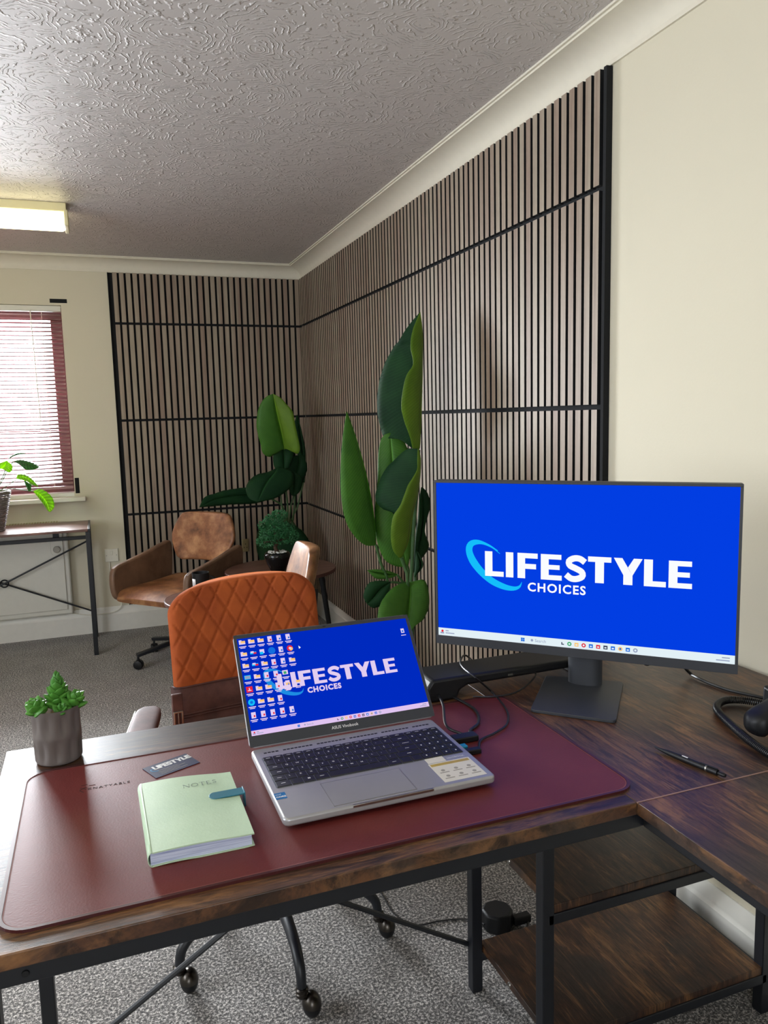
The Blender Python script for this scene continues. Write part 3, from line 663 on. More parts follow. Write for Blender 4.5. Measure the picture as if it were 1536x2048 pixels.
# ================================================================== LAPTOP
LX0, LX1, LY0, LY1, LZ0, LZ1 = -1.134, -0.792, -4.127, -3.876, DT+0.0090, DT+0.0215
t = thing('laptop', 'open silver laptop showing desktop icons, lying on the burgundy mat', 'laptop', (-0.963, -4.0, DT+0.0034))
poly = rrect(LX0, LY0, LX1, LY1, 0.010, 5)
obj('base', MB().prism(poly, (0,0,LZ0), (1,0,0), (0,1,0), (0,0,LZ1-LZ0)), m_silver, t, bevel=0.0035, seg=3)
for x in (LX0+0.03, LX1-0.03):
    for y in (LY0+0.02, LY1-0.02): obj('rubber_foot', MB().box((x-0.012, y-0.004, DT+0.0034), (x+0.012, y+0.004, LZ0+0.001)), m_plast, t)
tz = LZ1
obj('trackpad', MB().box((-1.056, -4.118, tz-0.001), (-0.925, -4.043, tz+0.0003)), plain('trackpad_grey', rgb(158, 158, 162), 0.38, 0.3, var=0.02), t, smooth=False)
mb = MB()
for a in ((-1.0565, -4.1185, -0.9245, -4.118), (-1.0565, -4.043, -0.9245, -4.0424), (-1.0565, -4.1185, -1.056, -4.0424), (-0.925, -4.1185, -0.9245, -4.0424)): mb.box((a[0], a[1], tz), (a[2], a[3], tz+0.0004))
obj('trackpad_rim', mb, m_metal, t, smooth=False)
obj('front_notch', MB().box((-1.03, LY0-0.0005, tz-0.004), (-0.90, LY0+0.003, tz+0.0002)), m_metal, t, bevel=0.0004)
KX0, KX1, KY0, KY1 = -1.122, -0.802, -4.030, -3.917
kb = obj('keyboard', MB().prism(rrect(KX0-0.001, KY0-0.001, KX1+0.001, KY1+0.001, 0.003, 3), (0,0,tz-0.0006), (1,0,0), (0,1,0), (0,0,0.0008)), plain('keyboard_well', rgb(112, 116, 128), 0.4, 0.5, var=0.02), t, smooth=False)
rowsk = [([1]*13+[1.6]+[.92]*4, .62), ([1]*13+[1.9]+[.92]*4, 1), ([1.45]+[1]*12+[1.45]+[.92]*4, 1), ([1.75]+[1]*11+[2.15]+[.92]*4, 1), ([1.25]+[1]*11+[2.65]+[.92]*4, 1), ([1.3, 1, 1, 1.2, 5.2, 1.2, 1, .95, .95, .95]+[.92]*2, 1)]
legs = ['', '`1234567890-=', ' QWERTYUIOP[]', " ASDFGHJKL;'", ' \\ZXCVBNM,./', '']
tot = sum(r[1] for r in rowsk); yk = KY1; gap = 0.0016; leg_mb = MB(); kcache = {}
for ri, (ws, hh) in enumerate(rowsk):
    h = (KY1-KY0)*hh/tot; W_ = sum(ws); un = (KX1-KX0)/W_; x = KX0
    for ki, w in enumerate(ws):
        a = (x+gap/2, yk-h+gap/2, x+w*un-gap/2, yk-gap/2); key = (round(w*un, 5), round(h, 5)); cx, cyk = (a[0]+a[2])/2, (a[1]+a[3])/2
        if key not in kcache:
            hw, hd = (a[2]-a[0])/2, (a[3]-a[1])/2
            k0 = obj('key', MB().add([(-hw,-hd,0),(hw,-hd,0),(hw,hd,0),(-hw,hd,0),(-hw+.0006,-hd+.0006,.0016),(hw-.0006,-hd+.0006,.0016),(hw-.0006,hd-.0006,.0016),(-hw+.0006,hd-.0006,.0016)],
                     [(0,3,2,1),(4,5,6,7),(0,1,5,4),(1,2,6,5),(2,3,7,6),(3,0,4,7)]), m_key, kb, world=False, smooth=False); kcache[key] = k0
        else: k0 = kcache[key].copy(); COL.objects.link(k0); k0.parent = kb
        k0.location = Vector((cx, cyk, tz+0.0002))-ORIG[t.name]
        ch = legs[ri][ki] if ki < len(legs[ri]) else ' '
        if ch != ' ': text_mb(leg_mb, ch, 0.0056, (cx-0.0035, cyk-0.001, tz+0.0019), (1,0,0), (0,1,0), (0,0,0.00005), offset=0.0001)
        elif w >= 1.2 and w < 4 or ri == 0: leg_mb.box((cx-0.0035, cyk-0.0006, tz+0.00185), (cx+0.0035, cyk+0.0006, tz+0.0019))
        elif ki >= len(ws)-4 and ri > 0: leg_mb.box((cx-0.0012, cyk-0.0014, tz+0.00185), (cx+0.0010, cyk+0.0022, tz+0.0019))
        if ri == 5 and ki == 2:
            for q in ((-.002,-.002),(.0003,-.002),(-.002,.0003),(.0003,.0003)): leg_mb.box((cx+q[0], cyk+q[1], tz+.00185), (cx+q[0]+.002, cyk+q[1]+.002, tz+.0019))
        if ri == 2 and ki == 13:
            for q in range(7): leg_mb.prism([(q*.0018,0),(q*.0018+.0011,0),(q*.0018+.0019,.0022),(q*.0018+.0008,.0022)], (cx-.007, cyk-.001, tz+.00185), (1,0,0), (0,1,0), (0,0,.00005))
        x += w*un
    yk -= h
obj('key_legends', leg_mb, m_whiteprint, kb, smooth=False)
mb = MB()
for k in range(46):
    if k % 9 != 4: mb.box((-1.115+k*0.0067, -3.900, tz-0.0004), (-1.110+k*0.0067, -3.8965, tz+0.0003))
obj('vent_slots', mb, m_plast, t, smooth=False)
st_ = obj('white_sticker', MB().box((-0.876, -4.116, tz), (-0.803, -4.050, tz+0.0003)), m_sticker, t, smooth=False)
obj('white_sticker', MB().box((-0.874, -4.048, tz), (-0.842, -4.030, tz+0.0003)), m_sticker, t, smooth=False)
mb = MB().box((-0.874, -4.061, tz+0.0003), (-0.806, -4.053, tz+0.0005))
obj('gold_band', mb, m_gold, st_, smooth=False)
mb = MB()
for i in range(3):
    for j in range(2):
        c = Vector((-0.862+i*0.023, -4.078-j*0.020, tz+0.0003)); mb.prism([(math.cos(a)*0.0035, math.sin(a)*0.0035) for a in [2*PI*k/10 for k in range(10)]], c, (1,0,0), (0,1,0), (0,0,0.0002)); mb.box((c.x-.008, c.y-.0085, tz+.0003), (c.x+.008, c.y-.006, tz+.0005))
obj('sticker_print', mb, m_greyprint, st_, smooth=False)
s_ = obj('blue_sticker', MB().box((-1.131, -4.066, tz), (-1.114, -4.046, tz+0.0003)), m_intel, t, smooth=False)
mb = MB(); text_mb(mb, 'intel', 0.005, (-1.1295, -4.053, tz+.0003), (1,0,0), (0,1,0), (0,0,.0001)); text_mb(mb, 'CORE', 0.0058, (-1.1297, -4.061, tz+.0003), (1,0,0), (0,1,0), (0,0,.0001), offset=0.0002)
obj('sticker_lettering', mb, m_whiteprint, s_, smooth=False)
mb = MB(); text_mb(mb, 'VIVOBOOK', 0.0062, (-0.838, -4.043, tz+.0001), (1,0,0), (0,1,0), (0,0,.0002)); obj('deck_lettering', mb, m_whiteprint, t, smooth=False)
# lid
hl, hr = Vector((-1.134, -3.872, tz+0.001)), Vector((-0.786, -3.872, tz+0.001))
tl, tr = Vector((-1.131, -3.742, 0.9405)), Vector((-0.773, -3.742, 0.9385))
lax = Vector((1,0,0)); lay = ((tl-hl)+(tr-hr)).normalized(); lay = (lay-lax*lay.dot(lax)).normalized(); ln = lax.cross(lay)
if ln.y > 0: ln = -ln
LW = 0.352; LH = ((tl-hl).length+(tr-hr).length)/2; lo = Vector((-1.134, hl.y, hl.z))
lid = obj('lid', MB().prism([(0.008,0),(LW-0.008,0),(LW,0.006),(LW,LH-0.008),(LW-0.008,LH),(0.008,LH),(0,LH-0.008),(0,0.006)], lo-ln*0.005, lax, lay, ln*0.005), m_silver, t, bevel=0.001)
bz = MB(); bt, bb, bs = 0.0085, 0.0205, 0.0065
for (u0, u1, v0, v1) in ((.001, LW-.001, 0.001, bb), (.001, LW-.001, LH-bt, LH-.001), (.001, bs, bb, LH-bt), (LW-bs, LW-.001, bb, LH-bt)):
    bz.prism([(u0, v0), (u1, v0), (u1, v1), (u0, v1)], lo, lax, lay, ln*0.0008)
obj('bezel', bz, m_plastm, lid, smooth=False)
obj('webcam', MB().prism([(LW/2-.003, LH-.0055), (LW/2+.003, LH-.0055), (LW/2+.003, LH-.0035), (LW/2-.003, LH-.0035)], lo+ln*.0008, lax, lay, ln*.0003), m_plast, lid, smooth=False)
mb = MB(); text_mb(mb, 'ASUS Vivobook', 0.0078, lo+ln*.0008+lax*(LW/2-0.026)+lay*0.0085, lax, lay, ln*.0001, offset=0.0001); obj('lid_lettering', mb, m_whiteprint, lid, smooth=False)
so = lo+lax*bs+lay*bb; SW, SH = LW-2*bs, LH-bb-bt
scr = obj('screen', MB().prism([(0,0), (SW,0), (SW,SH), (0,SH)], so, lax, lay, ln*0.0003), e_blue2, t, smooth=False)
wt, cy = logo(so+ln*.0001, lax, lay, SW, SH, ln)
obj('wallpaper_lettering', wt, e_pink, scr, smooth=False); obj('wallpaper_swoosh', cy, e_cyan2, scr, smooth=False)
taskbar(so+ln*.0001, lax, lay, ln, SW, SH, scr, .466, .251, e_bar2)
rowsi = [(.957, 'ffffdd'), (.83, 'fpgbdc'), (.705, 'fpfddf'), (.58, 'mfddx'), (.458, 'rffdf'), (.327, 'effd'), (.197, 'ddddd')]
rowsi[0] = (.957, 'fffddd')
def icon(kind, u, v):
    mb = MB(); q = lambda a, b, c, d, mi, l=.0010: quad(mb, so, lax, lay, ln, (u+a*.017)*SW, (v+b*.030)*SH, (u+c*.017)*SW, (v+d*.030)*SH, mi, l)
    if kind == 'f': q(-1,-.75,1,.45,8); q(-1,.45,-.1,.8,8); q(-.4,-.3,1,.45,3,.0011)
    elif kind == 'd': q(-.7,-1,.7,1,8); q(0,-.6,.5,0,4 if u < .2 else 1,.0011)
    elif kind == 'p': q(-1,-.4,1,.4,9); q(0,-.4,1,.2,4,.0011); q(-.8,0,.2,.6,8,.0011)
    elif kind == 'g': q(-.9,-.5,.6,.9,8); q(-.9,-.9,.2,0,9,.0011)
    elif kind == 'b': disc(mb, so, lax, lay, ln, u*SW, v*SH, .020*SW, 1)
    elif kind == 'c': disc(mb, so, lax, lay, ln, u*SW, v*SH, .017*SW, 4); disc(mb, so, lax, lay, ln, (u+.006)*SW, (v-.008)*SH, .010*SW, 3, .0011); disc(mb, so, lax, lay, ln, u*SW, v*SH, .007*SW, 8, .0013)
    elif kind == 'm': q(-1,-.6,1,.8,9); q(-.8,-.4,.8,.6,7,.0011)
    elif kind == 'x': q(-.9,-.7,.9,.8,8); q(-.5,-.5,.4,.4,2,.0011)
    elif kind == 'r': q(-1,-1,1,1,4); q(-.15,-.5,.15,.5,8,.0011); q(-.6,-.5,.6,-.25,8,.0011)
    elif kind == 'e': disc(mb, so, lax, lay, ln, u*SW, v*SH, .018*SW, 9); disc(mb, so, lax, lay, ln, u*SW, v*SH, .008*SW, 1, .0011)
    q(-1.15,-1.75,1.15,-1.45,8); q(-.8,-2.2,.8,-1.95,8)
    obj('desktop_icon', mb, ICM, scr, smooth=False)
for v, s in rowsi:
    for i, ch in enumerate(s): icon(ch, .026+.0512*i, v)
icon('f', .288, .47); icon('d', .234, .465)
mb = MB(); quad(mb, so, lax, lay, ln, .950*SW, .835*SH, .970*SW, .885*SH, 8, .001); quad(mb, so, lax, lay, ln, .955*SW, .845*SH, .965*SW, .865*SH, 1, .0011); quad(mb, so, lax, lay, ln, .945*SW, .805*SH, .975*SW, .813*SH, 8, .001)
obj('desktop_icon', mb, ICM, scr, smooth=False)
mb = MB(); mb.prism([(.332*SW,.845*SH),(.332*SW,.81*SH),(.343*SW,.822*SH)], so+ln*.001, lax, lay, ln*.0002); obj('mouse_pointer', mb, e_white, scr, smooth=False)

# ================================================================== SMALL THINGS ON THE DESK
ZM = DT+0.0034
# notebook
t = thing('notebook', 'mint green notebook titled NOTES with a teal strap on the mat', 'notebook', (-1.245, -4.04, ZM))
nb = [Vector((-1.315, -4.144, 0)), Vector((-1.180, -4.146, 0)), Vector((-1.180, -3.946, 0)), Vector((-1.317, -3.934, 0))]
def nbp(u, v, z): return (nb[0]*(1-u)+nb[1]*u)*(1-v)+(nb[3]*(1-u)+nb[2]*u)*v+Vector((0,0,z))
ztop = lambda u, v: ZM+0.0205+0.0028*math.sin(PI*min(1, u*1.15))*(0.6+0.4*v)-0.0015*u
zbot = lambda u, v: ZM+0.0008+0.0012*max(0, math.sin(2.2*PI*u))*(1-v)
def slab(f0, f1, u0, u1, v0, v1, nu=20, nv=8):
    mb = MB(); us = [u0+(u1-u0)*i/nu for i in range(nu+1)]; vs_ = [v0+(v1-v0)*j/nv for j in range(nv+1)]
    mb.grid([[nbp(u, v, f0(u, v)) for u in us] for v in vs_]); mb.grid([[nbp(u, v, f1(u, v)) for u in us] for v in vs_])
    for vv in (v0, v1): mb.grid([[nbp(u, vv, f0(u, vv)) for u in us], [nbp(u, vv, f1(u, vv)) for u in us]])
    for uu in (u0, u1): mb.grid([[nbp(uu, v, f0(uu, v)) for v in vs_], [nbp(uu, v, f1(uu, v)) for v in vs_]])
    return mb
obj('page_block', slab(lambda u, v: zbot(u, v)+0.0005, lambda u, v: ztop(u, v)-0.0018, -0.02, 0.975, 0.012, 0.985), m_pages, t, angle=30)
obj('front_cover', slab(lambda u, v: ztop(u, v)-0.0018, ztop, 0.0, 1, 0, 1), m_greenbook, t, bevel=0.0006, angle=30)
obj('back_cover', slab(lambda u, v: zbot(u, v)-0.0008, lambda u, v: zbot(u, v)+0.0008, 0.0, 1, 0, 1), m_greenbook, t, angle=30)
mb = MB(); rows = []
for j in range(9):
    v = j/8; row = []
    for i in range(9):
        a = -PI/2+PI*i/8; z0, z1 = zbot(0, v)-0.0008, ztop(0, v); row.append(nbp(0, v, (z0+z1)/2+(z1-z0)/2*math.sin(a))+Vector((-0.006*math.cos(a), 0, 0)))
    rows.append(row)
mb.grid(rows); obj('spine', mb, m_greenbook, t, solid=0.0008)
mb = MB(); ex = (nb[1]-nb[0]).normalized(); ey = (nb[3]-nb[0]).normalized(); o_ = nbp(.44, .80, ztop(.5,.8)+.0001); xo = 0
def serif(ch, x):
    h = .0105; th = .0016; tn = .0006; P = []
    if ch == 'N': P = [([(0,0),(0,h)],tn),([(0,h),(.008,0)],th),([(.008,0),(.008,h)],tn),([(-.0015,h),(.001,h)],tn),([(-.001,0),(.001,0)],tn),([(.007,h),(.0095,h)],tn)]; w = .0115
    if ch == 'O': P = [([(.005+.005*math.cos(a), h/2+h/2*math.sin(a)) for a in [2*PI*k/10 for k in range(11)]], .001)]; w = .0125
    if ch == 'T': P = [([(.004,0),(.004,h)],th),([(0,h),(.008,h)],tn),([(0,h),(0,h-.002)],tn),([(.008,h),(.008,h-.002)],tn),([(.0025,0),(.0055,0)],tn)]; w = .0105
    if ch == 'E': P = [([(.001,0),(.001,h)],th),([(0,h),(.006,h)],tn),([(.001,h/2),(.005,h/2)],tn),([(0,0),(.0065,0)],tn),([(.0065,0),(.0065,.002)],tn)]; w = .009
    if ch == 'S': P = [([(.0055,.0088),(.003,h),(.0008,.0085),(.0025,.006),(.005,.004),(.005,.0012),(.0025,0),(.0004,.002)],.0011)]; w = .008
    for p, ww in P:
        A, B = stroke([(a+x, b) for a, b in p], ww, 20); mb.strip(A, B, o_, ex, ey, (0,0,.0002))
    return x+w
for ch in 'NOTES': xo = serif(ch, xo)
obj('title_lettering', mb, m_debos, t, smooth=False)
mb = MB(); out = [(u, v) for u, v in ((.76,.0),(.80,.0))]
A = [nbp(1.02, .565, ztop(1,.6)+.0012), nbp(1.02, .665, ztop(1,.6)+.0012)]
pl = []; zc = ztop(.85,.6)+.0006
ctr = nbp(.74, .615, zc); hw = 0.0105
pts = [(0.052, -hw), (0.0, -hw)]+[(-hw*math.cos(a), hw*math.sin(a)) for a in [-PI/2+PI*k/10 for k in range(1, 10)]]+[(0.0, hw), (0.052, hw)]
pts = [(x*0.85, y) for x, y in pts]
pl = MB().prism(pts, ctr, ex, ey, (0,0,.0016)); e1 = ctr+ex*(0.052*.85-.0008)
pl.frame_box(Vector((e1.x, e1.y, ZM+0.0118)), ex*0.0008, ey*hw, UP*0.0116)
obj('strap', pl, m_teal, t, bevel=0.0005)
# business card
t = thing('business_card', 'navy LIFESTYLE business card lying on the mat behind the green notebook', 'card', oz(340, 1530, ZM))
q = [oz(279, 1539, ZM+.001), oz(312, 1556, ZM+.001), oz(400, 1524, ZM+.001), oz(362, 1506, ZM+.001)]
q = [Vector((p.x, p.y, ZM)) for p in q]; cex = (q[2]-q[1]).normalized(); cey = (q[0]-q[1]).normalized(); cL = (q[2]-q[1]).length; cH = (q[0]-q[1]).length
cey = (cey-cex*cey.dot(cex)).normalized()
obj('card', MB().prism([(0,0),(cL,0),(cL,cH),(0,cH)], q[1]+Vector((0,0,.0001)), cex, cey, (0,0,.0006)), [m_card], t, smooth=False)
mb = MB(); text_mb(mb, 'LIFESTYLE', 0.0175, q[1]+cex*0.012+cey*(cH*.60)+UP*.0008, cex, cey, (0,0,.0001), offset=0.0009, spacing=.9); obj('card_lettering', mb, m_whiteprint, t, smooth=False)
mb = MB()
for k in range(4): mb.prism([(0.014, 0.007+k*.0045), (0.062-(k%2)*.012, 0.007+k*.0045), (0.062-(k%2)*.012, 0.0078+k*.0045), (0.014, 0.0078+k*.0045)], q[1]+UP*.0008, cex, cey, (0,0,.0001))
obj('card_lines', mb, m_greyprint, t, smooth=False)
mb = MB(); A, B = stroke([(.016,.031),(.008,.034),(.0065,.029),(.010,.024),(.016,.022)], .0013, 20); mb.strip(A, B, q[1]+UP*.0008, cex, cey, (0,0,.0001)); obj('card_swoosh', mb, m_cyanprint, t, smooth=False)
# pen
pa, pb = oz(1308, 1494, DT+.005), oz(1451, 1552, DT+.005); pd = (pb-pa).normalized(); L = (pb-pa).length
q_ = pd.to_track_quat('Z', 'Y').to_matrix()
t = thing('ballpoint_pen', 'matt black ballpoint pen with a chrome ring on the desk wing', 'pen', Vector((pa.x, pa.y, DT)))
zz = Vector((pa.x, pa.y, DT+0.0053))
obj('barrel', MB().lathe([(.0006,0),(.001,.001),(.0026,.012),(.0048,.030),(.0052,.05),(.0052,L*.74),(.005,L*.90)], zz, 20, axis=q_), m_plast, t)
obj('plunger', MB().lathe([(.0028,L*.90),(.0034,L*.91),(.0034,L*.985),(.0028,L)], zz, 16, axis=q_), m_plast, t)
obj('ring', MB().lathe([(.0053,L*.745),(.0055,L*.75),(.0055,L*.762),(.0053,L*.767)], zz, 20, axis=q_), m_metal, t)
obj('clip', MB().bar(zz+pd*L*.66+UP*.0055, zz+pd*L*.90+UP*.0062, .003, .0012), m_plast, t, bevel=.0004)
obj('white_mark', MB().bar(zz+pd*L*.42+UP*.0052+Vector((-.001,.0,0)), zz+pd*L*.50+UP*.0052+Vector((-.001,.0,0)), .0022, .0006), m_whiteprint, t)
# succulent
PX, PY, PR, PH = -1.446, -3.722, 0.0415, 0.098
t = thing('succulent_planter', 'small grey fluted ceramic pot of green succulents on the desk corner', 'potted plant', (PX, PY, DT))
def flute(a, z):
    zz = (z-DT)/PH; s = 10; ph = 0 if zz < 0.5 else PI/s
    d = abs(((a+ph)*s/(2*PI)) % 1-0.5)*2; w = max(0.0, math.sin(PI*min(1, max(0, (zz % 0.5)/0.5))))
    return 1-0.10*(1-d)**1.3*w
prof = [(0.0, DT+.0003), (PR*.86, DT+.0003), (PR*.93, DT+.003)]+[(PR*(.94+.06*k/24), DT+.004+(PH-.008)*k/24) for k in range(25)]+[(PR, DT+PH), (PR-.003, DT+PH), (PR-.005, DT+PH-.012)]
obj('pot', MB().lathe(prof, (PX, PY, 0), 80, fn=flute), m_pot, t, angle=60)
obj('gravel', MB().lathe([(PR-.003, DT+PH-.014), (PR-.004, DT+PH-.009), (0, DT+PH-.006)], (PX, PY, 0), 24), m_soil, t)
def succ(c, axis, R, H, n, seed, fat=1.0):
    rnd = random.Random(seed); mb = MB(); ax = Vector(axis).normalized(); rot = ax.to_track_quat('Z', 'Y').to_matrix(); c = Vector(c)
    for k in range(n):
        f = k/n; a = k*2.399963; el = 0.15+1.25*f; d = Vector((math.cos(a)*math.cos(el), math.sin(a)*math.cos(el), math.sin(el)))
        base = Vector((0,0,H*f)); Lf = R*(1-0.45*f)*(0.9+0.2*rnd.random()); side = Vector((-math.sin(a), math.cos(a), 0)); up = d.cross(side)*-1
        rows = []
        for i in range(7):
            s = i/6; w = Lf*0.30*fat*math.sin(PI*(0.16+0.80*s))**0.8*(1 if s < .98 else .2); th = w*0.55; p = base+d*Lf*s+Vector((0,0,Lf*0.25*s*s)); 
            rows.append([c+rot@(p+side*w*math.cos(b)+up*th*math.sin(b)) for b in [2*PI*j/8 for j in range(8)]])
        mb.grid(rows, uvs=[[(0.5, i/6)]*8 for i in range(7)], close=True)
    return mb
gz = DT+PH-0.004
obj('rosette', succ((PX+.003, PY+.004, gz), (0.05, 0, 1), .026, .048, 30, 1, 1.5), m_succ, t)
obj('rosette', succ((PX-.026, PY-.010, gz), (-.45, -.25, 1), .025, .011, 14, 2, 1.7), m_succ, t)
obj('rosette', succ((PX+.026, PY-.004, gz), (.50, -.1, 1), .028, .012, 14, 3, 1.5), m_succ, t)
obj('rosette', succ((PX+.010, PY-.024, gz-.002), (.1, -.6, 1), .017, .008, 10, 5, 1.5), m_succ, t)

# ---- cables and plugs
def cable(pts, r, label, name='cable', grp=None): return tag(obj(name, MB().tube(cr(pts, 60), r, 8), m_cable), label, 'cable', grp)
zc_ = ZM+.0032
t = thing('usb_hub', 'flat black adapter plugged into the right side of the laptop', 'adapter', (-0.77, -3.93, ZM))
h0, h1 = oz(893, 1463, ZM+.007), oz(936, 1468, ZM+.007)
obj('body', MB().box((-0.7865, -3.965, ZM+.0002), (-0.738, -3.942, ZM+.011)), m_plast, t, bevel=.002)
obj('plug', MB().box((-0.7925, -3.959, ZM+.004), (-0.7865, -3.948, ZM+.009)), m_metal, t)
t = thing('usb_receiver', 'small bright blue usb plug in the right side of the laptop', 'usb plug', (-0.785, -3.99, ZM))
obj('grip', MB().box((-0.787, -3.992, ZM+.0002), (-0.774, -3.979, ZM+.0085)), m_blueplug, t, bevel=.001)
obj('plug', MB().box((-0.7922, -3.990, ZM+.002), (-0.787, -3.981, ZM+.007)), m_metal, t)
t = thing('hdmi_plug', 'black plug in the laptop side nearest the mat edge', 'plug', (-0.775, -4.01, ZM))
obj('body', MB().box((-0.7868, -4.013, ZM+.0002), (-0.758, -4.000, ZM+.009)), m_plast, t, bevel=.0015)
P = lambda x, y, z=zc_: oz(x, y, z)
cable([(-0.760, -3.944, ZM+.008), P(893, 1452, ZM+.012), P(886, 1410, ZM+.016), P(873, 1385, ZM+.010), P(852, 1365, zc_), P(835, 1350, zc_)], .0026, 'thin black cable rising from the laptop adapter towards the laptop back')
cable([(-0.740, -3.953, ZM+.006), P(940, 1462), P(957, 1445), P(950, 1420), P(915, 1398), P(880, 1384), P(856, 1376)], .0030, 'thicker black cable looping from the adapter back behind the laptop')
cable([(-0.760, -4.006, ZM+.005), P(962, 1480), P(990, 1466), P(1014, 1448), P(1013, 1420), P(985, 1385), P(950, 1355, DT+.052), P(926, 1335, DT+.056), P(921, 1322, DT+.054), P(930, 1310, DT+.052), (-0.60, -3.675, DT+.045)], .0022, 'black cable winding from the front plug up over the riser')
cable([P(946, 1393, DT+.006), P(990, 1393, DT+.006), P(1030, 1385, DT+.003), P(1060, 1365, DT+.012), P(1070, 1345, DT+.03), (-0.548, -3.760, DT+.036)], .0018, 'thin black lead looping from the riser front onto the mat')
cable([MC+max_*0.16-mn*.034+UP*.89, P(1372, 1338, DT+.02), P(1400, 1358, DT+.006), P(1450, 1378, DT+.004), P(1500, 1390, DT+.004), P(1560, 1402, DT+.004), P(1680, 1425, DT+.004)], .0035, 'black cable trailing from behind the monitor towards the right desk edge')
# coiled phone lead
path = cr([P(1700, 1480, DT+.010), P(1600, 1432, DT+.010), P(1536, 1410, DT+.010), P(1490, 1401, DT+.010), P(1455, 1400, DT+.010), P(1436, 1409, DT+.010), P(1437, 1424, DT+.010), P(1465, 1452, DT+.010), P(1500, 1482, DT+.010), P(1545, 1512, DT+.010), P(1620, 1552, DT+.010)], 260)
co = []; n = len(path)
for i in range(n*9):
    s = i/9; k = min(n-2, int(s)); p = path[k].lerp(path[k+1], s-k); tt = (path[k+1]-path[k]).normalized(); x = tt.cross(UP).normalized(); y = x.cross(tt)
    a = 2*PI*i/9*0.62; co.append(p+x*.0062*math.cos(a)+y*.0062*math.sin(a))
tag(obj('coiled_lead', MB().tube(co, .0015, 5), m_cable), 'coiled black telephone lead looped on the desk beside the handset', 'phone cord')
t = thing('desk_phone', 'black desk telephone with curved handset cut off at the right of the desk', 'telephone', (-0.12, -4.14, DT))
obj('body', MB().prism([(0,0),(.19,0),(.19,.062),(.04,.030),(0,.022)], (-0.055, -4.235, DT), (0,1,0), (0,0,1), (0,0,0)) if False else MB().prism([(0,0),(.20,0),(.20,.060),(0,.020)], (-0.185, -4.27, DT), (0,1,0), (0,0,1), (.165,0,0)), m_plast, t, bevel=.005)
hp = oz(1499, 1462, DT+.020); hs = MB(); rows = []
for i in range(25):
    s = i/24; x = hp.x+0.205*s; zc2 = DT+.036+.030*math.sin(PI*s); ends = max(math.exp(-((s-.10)/.10)**2), math.exp(-((s-.90)/.10)**2)); w = .017+.008*ends; h = .010+.013*ends
    if i in (0, 24): w *= .35; h *= .5
    zz2 = max(zc2-.012*ends, DT+h+.001) if s < .25 else zc2-.008*ends
    rows.append([Vector((x, hp.y+w*math.copysign(abs(math.cos(b))**.7, math.cos(b)), zz2+h*math.copysign(abs(math.sin(b))**.7, math.sin(b)))) for b in [2*PI*k/20 for k in range(20)]])
hs.grid(rows, close=True); hs.f.append(tuple(range(20))); hs.mi.append(0); hs.f.append(tuple(480+k for k in range(20))); hs.mi.append(0)
obj('handset', hs, m_plast, t, angle=60)

# ---- under the desk
t = thing('power_adapter', 'black mains adapter block lying on the carpet behind the desk legs', 'adapter', (-0.44, -3.46, 0))
ap = oz(1002, 1862, 0.0)
obj('block', MB().prism([(math.cos(a)*.042, math.sin(a)*.042) for a in [PI/8+PI/4*k for k in range(8)]], (ap.x, ap.y+.02, 0.0), (1,0,0), (0,1,0), (0,0,.05)), m_plast, t, bevel=.006)
obj('plug_end', MB().box((ap.x+.035, ap.y-.012, .008), (ap.x+.085, ap.y+.012, .030)), m_plast, t, bevel=.004)
cable([(ap.x+.08, ap.y, .015), oz(1060, 1868, .004), oz(1110, 1872, .004), oz(1180, 1880, .004)], .003, 'black lead running from the floor adapter under the lower shelf', 'floor_cable')
cable([(ap.x-.04, ap.y+.015, .02), oz(930, 1838, .004), oz(880, 1842, .003), oz(830, 1850, .003), oz(790, 1828, .003), oz(765, 1790, .003), oz(750, 1760, .003)], .0022, 'thin black lead curving over the carpet from the adapter towards the chair', 'floor_cable')
t = thing('floor_plug', 'black plug with a lead lying on the carpet behind the shelves', 'plug', oz(1135, 1812, 0))
p0, p1 = oz(1122, 1812, .012), oz(1142, 1812, .012)
obj('plug_body', MB().bar(p0, p1+(p1-p0)*.3, .022, .022), m_plast, t, bevel=.004)
obj('lead', MB().tube(cr([p1, oz(1180, 1806, .006), oz(1215, 1812, .004), oz(1250, 1822, .004)], 20), .003, 8), m_cable, t)
cable([oz(1190, 1770, .15), oz(1186, 1795, .07), oz(1175, 1818, .02), oz(1150, 1842, .004), oz(1120, 1855, .004)], .003, 'black cable hanging down behind the shelves to the carpet', 'floor_cable')

# ================================================================== CONSOLE TABLE, BASKET AND PLANT
CX0, CX1, CY0, CY1, CT = -2.42, -1.408, -0.505, -0.075, 0.740
t = thing('console_table', 'pale-topped console table with black metal legs and crossed brace under the window', 'console table', (-1.9, -0.29, 0))
obj('tabletop', MB().box((CX0, CY0, CT-0.014), (CX1-0.012, CY1, CT)), m_walnut, t, bevel=.002)
obj('end_trim', MB().box((CX1-0.012, CY0, CT-0.016), (CX1, CY1, CT+.0005)), m_black, t, bevel=.001)
obj('end_trim', MB().box((CX0-0.012, CY0, CT-0.016), (CX0, CY1, CT+.0005)), m_black, t, bevel=.001)
for x in (CX0+.004, CX1-.013):
    for y in (CY0+.013, CY1-.013): obj('leg', MB().box((x-.0125, y-.0125, 0), (x+.0125, y+.0125, CT-.016)), m_black, t, bevel=.0015)
    obj('side_rail', MB().box((x-.010, CY0+.026, CT-.040), (x+.010, CY1-.026, CT-.016)), m_black, t, bevel=.0015)
obj('rail', MB().box((CX0, CY1-.022, .626), (CX1-.013, CY1-.004, .648)), m_black, t, bevel=.0015)
obj('cross_brace', MB().tube([(CX1-.02, CY1-.016, .616), (CX0+.01, CY1-.016, .164)], .0055, 8), m_black, t)
